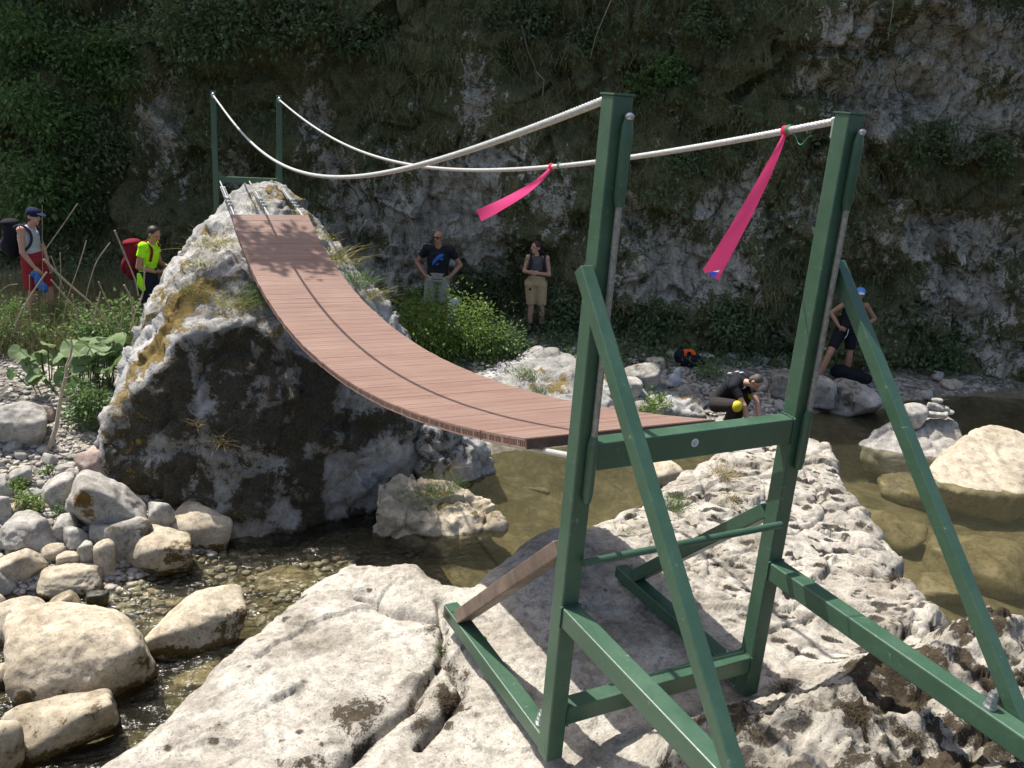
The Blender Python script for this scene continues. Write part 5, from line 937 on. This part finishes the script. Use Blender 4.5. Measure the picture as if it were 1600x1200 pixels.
# a branch of a tree up the gorge hangs over the far end of the deck and shades it
def overhang():
    T = empty('tree', (-7.5, 14.6, -1.6)); tag(T, 'tall gorge tree leaning out over the far end of the bridge', 'tree'); b = np.array(T.location); rs = np.random.RandomState(77)
    m = MB(); t = np.linspace(0, 1, 16)[:, None]; P = t*np.array([1.2, -0.8, 8.5])+np.sin(t*3)*np.array([0.3, 0, 0]); m.tube(P, np.linspace(0.24, 0.10, 16), 10); m.build('trunk', BARK, T, smooth=True)
    end = np.array([-1.05, 10.4, 6.0]); m = MB(); a = P[13]+b; mid = (a+end)/2+[0, 0, 0.9]; Q = a*(1-t)**2+2*mid*t*(1-t)+end*t*t; m.tube(Q-b, np.linspace(0.08, 0.015, 16), 7); m.build('limb', BARK, T, smooth=True)
    V = []; F = []; n0 = 0
    for c, rad, n in ((end, (0.75, 0.55, 0.35), 800), (np.array([-2.2, 11.0, 6.6]), (0.8, 0.6, 0.4), 500), (P[15]+b, (2.0, 1.6, 1.6), 4000)):
        me, _ = foliage_mesh('f', rs, rad, n, 0.13, 24); v = co_get(me)+c-b; f = np.arange(len(v)).reshape(-1, 4); f = np.concatenate([f[:, [0, 1, 2]], f[:, [0, 2, 3]]]); V.append(v); F.append(f+n0); n0 += len(v)
    link('crown', mesh_np('crown', np.concatenate(V), np.concatenate(F), False), LEAF, T)
overhang()
# ------------------------------------------------------------------ people, built in a frame aligned with the view: x to the right, y away, z up
SKIN = plain('skin', (0.46, 0.26, 0.18), 0.55, 0.06, 30, bump=0.03); SKIN_T = plain('tanned_skin', (0.36, 0.185, 0.115), 0.5, 0.06, 30, bump=0.03)
def cloth(name, col, var=0.14, rough=0.9): return plain(name, col, rough, var, 26, bump=0.35, spec=0.15)
HAIR_B = plain('dark_hair', (0.022, 0.014, 0.010), 0.5, 0.4, 90, bump=0.5); HAIR_G = plain('greying_hair', (0.075, 0.062, 0.052), 0.6, 0.5, 90, bump=0.5)
EYE = plain('eye', (0.03, 0.02, 0.015), 0.2, 0.0); LIP = plain('lips', (0.36, 0.13, 0.11), 0.5, 0.05); SHOE = cloth('dark_boot', (0.05, 0.042, 0.038)); SOCK = cloth('grey_sock', (0.2, 0.19, 0.18))
LENS = plain('dark_lens', (0.012, 0.012, 0.014), 0.12, 0.0, bump=0)
A3 = lambda *a: np.array(a, float)
def fuse(mb, voxel=0.0085, it=3):
    me = evaluated(mb.mesh('fused'), [('REMESH', dict(mode='VOXEL', voxel_size=voxel)), ('SMOOTH', dict(factor=0.5, iterations=it))]); smooth_all(me); return me
def limb(m, a, b, ra, rb, bulge=0.0, cap=True):
    t = np.linspace(0, 1, 7); R = ra+(rb-ra)*t+bulge*np.sin(t*math.pi)*ra; m.tube(np.asarray(a)+(np.asarray(b)-a)*t[:, None], R, 12)
    if cap: m.ball(a, ra); m.ball(b, rb)
def torso(m, pel, che, sh, inf=0.0, hip=0.155, chest=0.165, waist=0.13, f0=0.0, f1=1.0, dep=0.11, arm=1.0):
    up = unit(che-pel); sd = unit(sh[1]-sh[0]); sd = unit(sd-up*(sd @ up)); fr = np.cross(up, sd)
    for t in np.linspace(f0, f1, 8):
        r = np.interp(t, [0, 0.42, 0.85, 1.0], [hip, waist, chest, chest*0.9])+inf; m.ball(pel+(che-pel)*t, (r, dep+inf*1.0-0.012*(t > .3)*(t < .6), 0.09), (sd, fr, up), 16, 9)
    if f1 >= 1.0:
        for s in sh: limb(m, che+(np.asarray(s)-che)*0.25+up*0.03, che+(np.asarray(s)-che)*arm, 0.075+inf, 0.056+inf)
def hand(m, w, d, nr, side, curl=0.5, thumb=1.0):
    d = unit(np.asarray(d, float)); nr = unit(np.asarray(nr, float)-d*(np.asarray(nr) @ d)); ac = np.cross(d, nr)*side
    m.ball(w+d*0.047, (0.050, 0.040, 0.017), (d, ac, nr))
    for k, (o, L) in enumerate(((-0.030, 0.058), (-0.010, 0.074), (0.010, 0.080), (0.030, 0.072))):
        a = w+d*0.085+ac*o; a0 = a-d*0.03; d1 = unit(d+nr*curl*0.7); b = a+d1*L*0.55; d2 = unit(d+nr*curl*1.9); c = b+d2*L*0.5; m.tube([a0, a, b, c], [0.0095, 0.0092, 0.0085, 0.0072], 7); m.ball(c, 0.0072); m.ball(b, 0.0085)
    a = w+d*0.022+ac*0.030; b = a+unit(d*0.7+ac*0.8+nr*0.3*thumb)*0.036; c = b+unit(d+ac*0.25+nr*0.5*thumb)*0.030; m.tube([a, b, c], [0.012, 0.0105, 0.0085], 7); m.ball(c, 0.0085)
def foot(m, an, d, inf=0.0):
    d = unit(np.asarray(d, float)*[1, 1, 0]); m.ball(an+A3(0, 0, -0.035), (0.048+inf, 0.042+inf, 0.055+inf)); m.tube([an+A3(0, 0, -0.05)-d*0.04, an+d*0.07+A3(0, 0, -0.058), an+d*0.155+A3(0, 0, -0.068)], np.array([0.042, 0.043, 0.030])+inf, 10); m.ball(an+d*0.15+A3(0, 0, -0.066), (0.034+inf, 0.042+inf, 0.026+inf), (d, np.cross([0, 0, 1], d), A3(0, 0, 1)))
def head(m, c, f, upv=(0, 0, 1)):
    f = unit(np.asarray(f, float)); upv = np.asarray(upv, float); upv = unit(upv-f*(upv @ f)); sd = np.cross(f, upv); ax = (sd, f, upv)
    m.ball(c+upv*0.025-f*0.008, (0.074, 0.092, 0.088), ax, 18, 12); m.ball(c-upv*0.050+f*0.022, (0.052, 0.058, 0.060), ax, 14, 9); m.ball(c-upv*0.088+f*0.052, (0.024, 0.022, 0.020), ax)      # skull, jaw, chin
    m.tube([c+f*0.080+upv*0.018, c+f*0.100-upv*0.018, c+f*0.084-upv*0.030], [0.010, 0.015, 0.011], 8); m.ball(c+f*0.066+upv*0.032, (0.052, 0.022, 0.012), ax)
    for s in (-1, 1): m.ball(c+sd*s*0.075-f*0.012-upv*0.004, (0.011, 0.020, 0.031), ax)
    return sd, f, upv
def face_bits(E_, c, ax, eyes=True):
    sd, f, up = ax
    for s in (-1, 1):
        if eyes: m = MB(); m.ball(c+sd*s*0.031+f*0.076+up*0.014, (0.013, 0.008, 0.007), (sd, f, up)); m.build('eye', EYE, E_, smooth=True)
    m = MB(); m.ball(c+f*0.078-up*0.056, (0.022, 0.008, 0.007), (sd, f, up)); m.build('mouth', LIP, E_, smooth=True)
def person(label, loc, J, skin=SKIN, f=(0, -1, 0), hu=(0, 0, 1), arms=None, shoe_d=((0, -1, 0), (0, -1, 0)), hands=None, build_=1.0, eyes=True, legr=1.0, dep=0.11, hip=0.15, chest=0.16, waist=0.128):
    E_ = empty('person', loc, -YAW); tag(E_, label, 'person', 'people'); m = MB(); J = {k: np.asarray(v, float) for k, v in J.items()}; b = build_; J['head'] = J['head'] - (J['head']-J['che'])*0.07
    sh = (J['sh0'], J['sh1']); torso(m, J['pel'], J['che'], sh, 0, hip*b, chest*b, waist*b, dep=dep*b); limb(m, J['che']+unit(J['head']-J['che'])*0.06, J['head']-A3(0, 0, 0.03), 0.062*b, 0.050*b); ax = head(m, J['head'], f, hu)
    for i in '01':
        limb(m, J['sh'+i], J['el'+i], 0.049*b, 0.037*b, 0.06); limb(m, J['el'+i], J['wr'+i], 0.040*b, 0.025*b, 0.08)
        hd = hands[int(i)]; hand(m, J['wr'+i], hd[0], hd[1], hd[2], hd[3] if len(hd) > 3 else 0.5)
        limb(m, J['hip'+i], J['kn'+i], 0.088*b*legr, 0.054*b*legr); limb(m, J['kn'+i], J['an'+i], 0.056*b*legr, 0.036*b*legr, 0.16); m.ball(J['kn'+i]+A3(0, 0, 0.01), 0.056*b*legr); foot(m, J['an'+i], shoe_d[int(i)])
    link('body', fuse(m, 0.0080, 2), skin, E_); face_bits(E_, J['head'], ax, eyes)
    for i in '01':
        s = MB(); foot(s, J['an'+i], shoe_d[int(i)], 0.009); limb(s, J['an'+i]+A3(0, 0, -0.02), J['an'+i]+(J['kn'+i]-J['an'+i])*0.16, 0.050, 0.048); link('shoe', fuse(s, 0.010), SHOE, E_)
    return E_, J, ax
def shirt(E_, J, mat, name='shirt', sleeve=0.5, inf=0.016, f0=0.0, hip=0.155, chest=0.17, waist=0.142, dep=0.115):
    m = MB(); sh = (J['sh0'], J['sh1']); torso(m, J['pel'], J['che'], sh, inf, hip, chest, waist, f0, 1.0, dep, 1.0 if sleeve else 0.62); limb(m, J['che'], J['che']+unit(J['head']-J['che'])*0.10, 0.09, 0.066)
    if sleeve > 0:
        for i in '01': limb(m, J['sh'+i], J['sh'+i]+(J['el'+i]-J['sh'+i])*sleeve, 0.063, 0.064, cap=False); m.ball(J['sh'+i], 0.064)
    return link(name, fuse(m, 0.011, 3), mat, E_)
def shorts(E_, J, mat, frac=0.85, inf=0.022, hip=0.16, name='shorts', flare=0.088, dep=0.12, top=0.25):
    m = MB(); sd = unit(J['hip1']-J['hip0']); up = unit(J['che']-J['pel'])
    for t in np.linspace(-0.05, top, 4): m.ball(J['pel']+(J['che']-J['pel'])*t, (hip+inf-0.012*max(t, 0)*4, dep+inf, 0.08), (sd, np.cross(up, sd), up), 16, 9)
    for i in '01': limb(m, J['hip'+i], J['hip'+i]+(J['kn'+i]-J['hip'+i])*min(frac, 1), 0.094+inf, flare, cap=False); m.ball(J['hip'+i], 0.10+inf)
    if frac > 1:
        for i in '01': limb(m, J['kn'+i], J['kn'+i]+(J['an'+i]-J['kn'+i])*(frac-1), 0.074, 0.058)
    return link(name, fuse(m, 0.011, 3), mat, E_)
def hair(E_, c, ax, mat, length=0.0, tail=False, short=False):
    sd, f, up = ax; m = MB(); m.ball(c+up*0.038-f*0.020, (0.083, 0.094, 0.088) if not short else (0.079, 0.090, 0.084), ax, 18, 12); m.ball(c-f*0.045-up*0.01, (0.074, 0.062, 0.085), ax)
    if tail: limb(m, c-f*0.10+up*0.02, c-f*0.14-up*0.10, 0.034, 0.030); limb(m, c-f*0.14-up*0.10, c-f*0.12-up*0.24, 0.030, 0.012)
    if length: limb(m, c-f*0.07, c-f*0.075-up*length, 0.055, 0.04)
    return link('hair', fuse(m, 0.009, 2), mat, E_)
def cap(E_, c, ax, mat, brim=None):
    sd, f, up = ax; m = MB(); m.ball(c+up*0.050-f*0.006, (0.086, 0.104, 0.078), ax, 18, 12); o = link('cap', fuse(m, 0.009, 2), mat, E_); m = MB(); m.ball(c+up*0.052+f*0.125, (0.064, 0.062, 0.007), (sd, unit(f-up*0.25), unit(up+f*0.25)), 16, 7); m.build('brim', brim or mat, o, smooth=True); return o
def pack(label, loc, c, sd, bk, up, size, mat, straps, mat2=None, sc=1.0):
    """rucksack on a back: c is the centre, bk points away from the back"""
    E_ = empty('backpack', loc, -YAW); tag(E_, label, 'backpack'); w_, d_, h_ = size; m = MB(); ax = (sd, bk, up)
    for t in (-0.5, -0.25, 0, 0.25, 0.5): m.ball(c+up*h_*t*0.62, (w_/2*(1-0.25*abs(t)), d_/2*(1.05-0.35*abs(t)), h_*0.24), ax, 16, 9)
    o = link('bag', fuse(m, 0.014, 3), mat, E_); m = MB(); m.ball(c+bk*d_*0.42-up*h_*0.16, (w_*0.36, d_*0.24, h_*0.24), ax, 14, 8); link('pocket', fuse(m, 0.012, 2), mat2 or mat, E_)
    m = MB(); m.ball(c+up*h_*0.46+bk*0.01, (w_*0.46, d_*0.50, h_*0.10), ax, 14, 8); link('lid', fuse(m, 0.012, 2), mat, E_)
    for P in straps:
        P = np.array(P, float); t = np.linspace(0, 1, len(P)); q = np.linspace(0, 1, 16); Q = np.stack([np.interp(q, t, P[:, i]) for i in range(3)], 1)
        for _ in range(3): Q[1:-1] = (Q[:-2]+2*Q[1:-1]+Q[2:])/4
        m = MB(); m.tube(Q, 0.019, 8); m.build('strap', mat2 or mat, E_, smooth=True)
    return E_
def feet_at(p, zoff=0.0): P = ray_ground(p); return P+[0, 0, zoff]
# man with hands on hips behind the bush
L0 = A3(3.74, 11.457, float(ground(3.74, 11.457))+0.04)
E_, J, ax = person('bald man in dark sunglasses and black t-shirt with hands on hips', L0, dict(pel=(0, 0, .96), che=(0, .01, 1.36), head=(-.02, -.02, 1.665), sh0=(-.205, .0, 1.45), sh1=(.205, .0, 1.45), el0=(-.36, .05, 1.19), wr0=(-.205, -.06, 1.00), el1=(.37, .05, 1.20), wr1=(.215, -.06, 1.01), hip0=(-.1, 0, .93), kn0=(-.13, -.03, .51), an0=(-.14, .0, .085), hip1=(.1, 0, .93), kn1=(.13, -.03, .51), an1=(.15, .0, .085)),
    SKIN_T, f=(-.42, -.9, -.03), hands=((A3(.75, -.35, -.35), A3(.2, .9, -.1), -1, .6), (A3(-.75, -.35, -.35), A3(-.2, .9, -.1), 1, .6)), build_=1.08, eyes=False)
shirt(E_, J, cloth('black_tshirt', (0.017, 0.018, 0.022)), 't_shirt', .55, chest=.19, waist=.165, hip=.17, dep=.125); shorts(E_, J, cloth('stone_shorts', (0.30, 0.285, 0.25)), .9, flare=.098, hip=.165)
sd, f, up = ax; c = J['head']; m = MB()
for s in (-1, 1): m.ball(c+sd*s*.034+f*.088+up*.017, (.028, .010, .019), ax); m.tube([c+sd*s*.060+f*.080+up*.02, c+sd*s*.080+f*.0+up*.018], .004, 6)
m.tube([c-sd*.02+f*.097+up*.022, c+sd*.02+f*.097+up*.022], .004, 6); m.build('sunglasses', LENS, E_, smooth=True)
m = MB()                                                                  # abstract blue print on the chest
for (x, z, a, b, r) in ((.01, 1.33, .055, .035, .6), (-.04, 1.28, .05, .03, .9), (.055, 1.37, .05, .028, .3), (-.065, 1.235, .04, .02, 1.0), (.07, 1.31, .03, .02, .2), (0.0, 1.22, .03, .015, .7)):
    m.ball((x, -.137-.012*(1-abs(x)*6), z), (a, .010, b), (A3(math.cos(r), 0, math.sin(r)), A3(0, 1, 0), A3(-math.sin(r), 0, math.cos(r))))
m.build('shirt_print', plain('blue_print_ink', (0.03, 0.12, 0.42), 0.7, 0.3, 40), E_, smooth=True)
P = A3(3.74, 11.457, 0)+UX*0.30-VX*0.1; P[2] = float(ground(P[0], P[1]))+0.55; m = MB(); m.ball((0, 0, 0), (.13, .10, .14)); m.ball((.06, 0, .08), (.08, .07, .07)); m.ball((0, 0, -.32), (.12, .09, .30))
tag(link('backpack', fuse(m, .014), cloth('pale_grey_fabric', (0.42, 0.43, 0.45)), None, P), 'pale grey bag standing behind the leg of the man', 'bag')
# woman with folded hands
L0 = A3(5.521, 11.258, float(ground(5.521, 11.258)))+[0, 0, .03]
E_, J, ax = person('woman in khaki shorts and grey top looking aside with hands clasped', L0, dict(pel=(0.02, 0, .90), che=(.0, .01, 1.24), head=(-.035, -.01, 1.535), sh0=(-.15, .0, 1.335), sh1=(.17, .02, 1.335), el0=(-.21, -.02, 1.09), wr0=(-.10, -.19, 1.10), el1=(.235, -.02, 1.06), wr1=(.02, -.20, 1.10), hip0=(-.075, 0, .87), kn0=(-.04, -.02, .47), an0=(-.035, .02, .085), hip1=(.1, 0, .87), kn1=(.15, -.02, .47), an1=(.175, .02, .085)),
    SKIN, f=(-.86, -.5, .02), hands=((A3(.85, -.3, .1), A3(.2, .9, 0), -1, .7), (A3(-.85, -.25, .1), A3(0, .9, .1), 1, .8)), build_=.92, shoe_d=((-.4, -.9, 0), (.3, -.95, 0)), chest=.158, waist=.118)
shirt(E_, J, cloth('grey_tank', (0.085, 0.080, 0.075)), 'tank_top', 0, chest=.155, waist=.125, hip=.145, dep=.108); shorts(E_, J, cloth('khaki_shorts', (0.40, 0.30, 0.17)), .92, hip=.145, flare=.086); hair(E_, J['head'], ax, HAIR_B, tail=True)
m = MB(); m.ball((-.085, -.135, .80), (.022, .014, .024)); m.build('belt_pouch', LENS, E_, smooth=True)
pack('dark backpack worn by the woman in khaki shorts', L0, A3(.04, .20, 1.17), A3(1, 0, 0), A3(0, 1, 0), A3(0, 0, 1), (.30, .20, .46), cloth('charcoal_pack', (0.022, 0.022, 0.025)), [[(-.10, .12, 1.40), (-.115, -.02, 1.42), (-.11, -.125, 1.28), (-.12, -.10, 1.12)], [(.13, .12, 1.40), (.135, 0, 1.42), (.12, -.115, 1.28), (.14, -.09, 1.12)]])
# woman in profile with cap
L0 = A3(-2.26, 11.59, float(ground(-2.26, 11.59)))+[0, 0, .02]
E_, J, ax = person('woman in a navy cap, pale vest and red shorts walking along the left bank', L0, dict(pel=(-.03, 0, .92), che=(-.06, 0, 1.27), head=(.06, -.02, 1.555), sh0=(-.06, -.17, 1.36), sh1=(-.05, .16, 1.36), el0=(-.04, -.22, 1.07), wr0=(.08, -.17, .86), el1=(.02, .20, 1.08), wr1=(.13, .10, .86), hip0=(-.02, -.09, .89), kn0=(-.03, -.09, .48), an0=(-.07, -.09, .085), hip1=(-.02, .09, .89), kn1=(.12, .09, .49), an1=(.12, .09, .085)),
    SKIN, f=(.97, -.22, -.1), hands=((A3(.6, .1, -.8), A3(-.3, .9, 0), -1, .8), (A3(.5, -.2, -.8), A3(0, -.9, 0), 1, .8)), build_=.95, shoe_d=((1, -.1, 0), (1, .1, 0)))
shirt(E_, J, cloth('pale_vest', (0.42, 0.44, 0.44)), 'vest', 0, chest=.165, waist=.135, hip=.15); shorts(E_, J, cloth('red_shorts', (0.27, 0.030, 0.034)), .88, hip=.15, flare=.105); hair(E_, J['head'], ax, HAIR_B, length=.10); cap(E_, J['head'], ax, cloth('navy_cap', (0.012, 0.018, 0.055)))
BP = pack('black backpack with red tip worn by the woman in a navy cap', L0, A3(-.29, 0, 1.20), A3(0, 1, 0), A3(-1, 0, 0), A3(0, 0, 1), (.32, .22, .50), cloth('black_pack', (0.016, 0.016, 0.020)), [[(-.18, -.12, 1.38), (-.06, -.14, 1.445), (.07, -.13, 1.33), (.05, -.14, 1.15), (-.12, -.15, 1.03)], [(-.18, .12, 1.38), (-.06, .13, 1.445), (.06, .12, 1.33), (.05, .13, 1.15)]], cloth('navy_strap', (0.03, 0.032, 0.06)))
m = MB(); m.ball((-.44, -.05, 1.13), (.025, .03, .05)); m.build('bottle_top', cloth('red_plastic', (0.45, 0.05, 0.04)), BP, smooth=True)
m = MB(); m.ball((.13, -.19, .68), (.055, .05, .11)); m.ball((.19, -.20, .60), (.065, .05, .09), (A3(.9, 0, .4), A3(0, 1, 0), A3(-.4, 0, .9))); m.ball((.07, -.18, .77), (.05, .04, .05)); o = link('jacket', fuse(m, .012), plain('blue_shiny_fabric', (0.03, 0.11, 0.33), 0.5, 0.5, 30, bump=0.6), None, L0); o.rotation_euler.z = -YAW; tag(o, 'blue bundled jacket held by the woman in red shorts', 'jacket')
# hiker in neon shirt
L0 = A3(-.846, 11.333, float(ground(-.846, 11.333))-.10)
E_, J, ax = person('hiker in a neon yellow t-shirt looking down at a phone by the crag', L0, dict(pel=(.0, 0, .93), che=(.06, 0, 1.27), head=(.15, -.02, 1.545), sh0=(.05, -.18, 1.37), sh1=(.06, .17, 1.37), el0=(-.02, -.22, 1.08), wr0=(.20, -.16, 1.02), el1=(.12, .20, 1.09), wr1=(.30, .05, 1.06), hip0=(0, -.09, .90), kn0=(.05, -.09, .48), an0=(-.02, -.09, .085), hip1=(0, .09, .9), kn1=(.10, .09, .49), an1=(.10, .09, .085)),
    SKIN_T, f=(.86, -.2, -.42), hands=((A3(.95, .1, .1), A3(0, .3, .9), 1, .8), (A3(.95, -.2, .1), A3(0, -.3, .9), -1, .8)), build_=.98, shoe_d=((1, 0, 0), (1, 0, 0)))
shirt(E_, J, cloth('neon_tshirt', (0.36, 0.80, 0.02)), 't_shirt', .5, f0=.2); shorts(E_, J, cloth('navy_trousers', (0.014, 0.018, 0.035)), 1.9, hip=.15, name='trousers'); hair(E_, J['head'], ax, HAIR_B, short=True)
m = MB(); m.box((.40, -.06, 1.09), (A3(.8, 0, .5), A3(0, 1, 0), A3(-.5, 0, .8)), (.075, .036, .005)); o = m.build('phone', LENS, None, bevel=.003, loc=L0); o.rotation_euler.z = -YAW; tag(o, 'small dark phone in the hands of the hiker in neon', 'phone')
pack('burgundy backpack worn by the hiker in the neon t-shirt', L0, A3(-.18, 0, 1.14), A3(0, 1, 0), A3(-1, 0, -.1), A3(0, 0, 1), (.34, .25, .54), cloth('burgundy_pack', (0.17, 0.012, 0.022)), [[(-.07, -.12, 1.36), (.05, -.15, 1.45), (.17, -.13, 1.34), (.13, -.15, 1.16)], [(-.07, .12, 1.36), (.05, .14, 1.45), (.17, .12, 1.34)]])
m = MB(); limb(m, A3(.0, -.25, .98), A3(.02, -.25, .84), .03, .055); limb(m, A3(.02, -.25, .84), A3(.04, -.24, .78), .055, .04); o = link('towel', fuse(m, .012), cloth('neon_towel', (0.36, 0.80, 0.02)), None, L0); o.rotation_euler.z = -YAW; tag(o, 'neon green cloth hanging below the burgundy backpack', 'towel')
def CR(d): return {k: A3(v[0]*1.05, v[1]*1.05, v[2]+(0.10*min(1, (v[2]-.09)/.27) if k not in ('wr0', 'wr1', 'an0', 'an1') else 0)) for k, v in d.items()}
# man crouching at the water
L0 = onz((1142, 672), -2.60); L0[2] = max(float(ground(L0[0], L0[1])), WATER-.02)
E_, J, ax = person('man in black shirt and yellow knee pads crouching at the water edge', L0, CR(dict(pel=(-.20, .18, .36), che=(-.02, .02, .72), head=(.21, -.17, .80), sh0=(-.10, -.16, .70), sh1=(.14, .10, .74), el0=(.05, -.30, .47), wr0=(.16, -.36, .20), el1=(.27, -.12, .47), wr1=(.34, -.30, .22), hip0=(-.24, .06, .34), kn0=(-.09, -.32, .47), an0=(-.14, -.12, .09), hip1=(-.10, .24, .34), kn1=(.19, .05, .55), an1=(.08, .16, .09))),
    SKIN, f=(.40, -.40, -.83), hu=(.62, -.45, .55), hands=((A3(.3, -.3, -.9), A3(.8, .5, 0), -1, .7), (A3(.1, -.5, -.85), A3(-.8, .5, 0), 1, .7)), shoe_d=((.2, -1, 0), (.7, -.6, 0)))
shirt(E_, J, cloth('black_work_shirt', (0.016, 0.017, 0.022)), 't_shirt', .6); shorts(E_, J, cloth('dark_trousers', (0.035, 0.030, 0.030)), 1.85, name='trousers', hip=.15); hair(E_, J['head'], ax, HAIR_G, short=True)
KP = plain('yellow_knee_pad', (0.62, 0.50, 0.02), 0.5, 0.1)
for i in '01': m = MB(); m.ball(J['kn'+i]+A3(.03, -.035, .0), (.078, .068, .085)); m.build('knee_pad', KP, E_, smooth=True)
m = MB(); bk = unit(A3(-.35, .3, .85)); c = J['che']+A3(-.05, .04, .14)
for x, y in ((-.07, -.04), (.05, 0.02), (.10, -.03)): m.ball(c+A3(x, y, -.01+.12*x), (.036, .013, .012), (A3(.9, -.3, .3), A3(.3, .9, 0), bk))
m.build('shirt_print', plain('white_ink', (0.5, 0.5, 0.5), 0.8), E_, smooth=True)
# shirtless man at the far water edge behind the tower
L0 = A3(10.443, 8.428, 0)-UX*.13; L0[2] = float(ground(L0[0], L0[1]))-.04
E_, J, ax = person('bare armed man in a blue cap and black shorts at the far shore', L0, dict(pel=(-.03, 0, .98), che=(.03, .01, 1.34), head=(.09, -.01, 1.64), sh0=(-.15, -.02, 1.43), sh1=(.24, .02, 1.43), el0=(-.34, .03, 1.25), wr0=(-.20, -.10, 1.04), el1=(.44, .04, 1.20), wr1=(.19, -.04, 1.03), hip0=(-.13, 0, .92), kn0=(-.30, -.16, .56), an0=(-.44, -.20, .10), hip1=(.08, .02, .92), kn1=(.10, -.03, .52), an1=(.12, .04, .14)),
    SKIN_T, f=(-.25, -.95, -.05), hands=((A3(.8, -.3, -.3), A3(.2, .9, 0), -1, .6), (A3(-.8, -.3, -.2), A3(0, .9, 0), 1, .6)), build_=1.02, shoe_d=((-.4, -.9, 0), (.1, -1, 0)))
shirt(E_, J, cloth('black_tank', (0.015, 0.015, 0.018)), 'tank_top', 0); sh_ = shorts(E_, J, cloth('black_shorts', (0.013, 0.014, 0.018)), .72, hip=.16); m = MB(); m.tube([(-.05, -.155, 1.02), (-.06, -.175, .93), (-.09, -.175, .86)], .006, 6); m.build('drawstring', plain('white_cord', (0.6, 0.6, 0.58), 0.7), sh_, smooth=True)
cap(E_, J['head'], ax, cloth('blue_cap', (0.10, 0.27, 0.62)), cloth('white_brim', (0.55, 0.58, 0.6))); m = MB(); m.tube([(.17, .06, 1.46), (.16, -.06, 1.46), (.13, -.13, 1.32)], .014, 6); m.build('red_strap', cloth('red_webbing', (0.55, 0.03, 0.03)), E_, smooth=True)
# bags on the far bank
def lump(name, P, balls, mat, label, cat, vox=.014, extra=None):
    m = MB()
    for c, r in balls: m.ball(c, r)
    o = link(name, fuse(m, vox, 3), mat, None, P); o.rotation_euler.z = -YAW; tag(o, label, cat)
    for nm, bl, mt in (extra or []):
        m = MB()
        for c, r in bl: m.ball(c, r)
        link(nm, fuse(m, .010, 2), mt, o)
    return o
lump('rucksack', ray_ground((1074, 572)), [((0, 0, .12), (.24, .16, .15)), ((.14, 0, .08), (.16, .14, .10)), ((-.12, 0, .18), (.14, .12, .12))], cloth('black_rucksack', (0.014, 0.015, 0.022)), 'black rucksack with orange top lying on the far gravel', 'rucksack', extra=[('orange_strap', [((-.02, -.06, .29), (.11, .05, .025)), ((-.08, -.10, .24), (.03, .03, .06)), ((.06, -.10, .25), (.05, .02, .03))], cloth('orange_webbing', (0.62, 0.10, 0.02)))])
pl = plain('thin_white_plastic', (0.62, 0.64, 0.66), 0.35, 0.12, 14, bump=0.9); add_translucency(pl, (0.6, 0.62, 0.65), 0.4)
lump('plastic_bag', ray_ground((1052, 606)), [((0, 0, .12), (.11, .09, .13)), ((.03, 0, .25), (.06, .05, .09)), ((.05, 0, .31), (.025, .025, .05)), ((-.05, -.02, .06), (.10, .08, .07))], pl, 'crumpled white plastic bag on the gravel beside the rucksack', 'plastic bag', .012)
P = L0+UX*.20+VX*(-.05); lump('duffel_bag', P, [((-.2, 0, .22), (.20, .14, .13)), ((.02, 0, .16), (.24, .15, .14)), ((.22, 0, .12), (.16, .13, .11))], cloth('black_duffel', (0.012, 0.014, 0.016)), 'black duffel bag lying at the feet of the man in a blue cap', 'duffel bag')
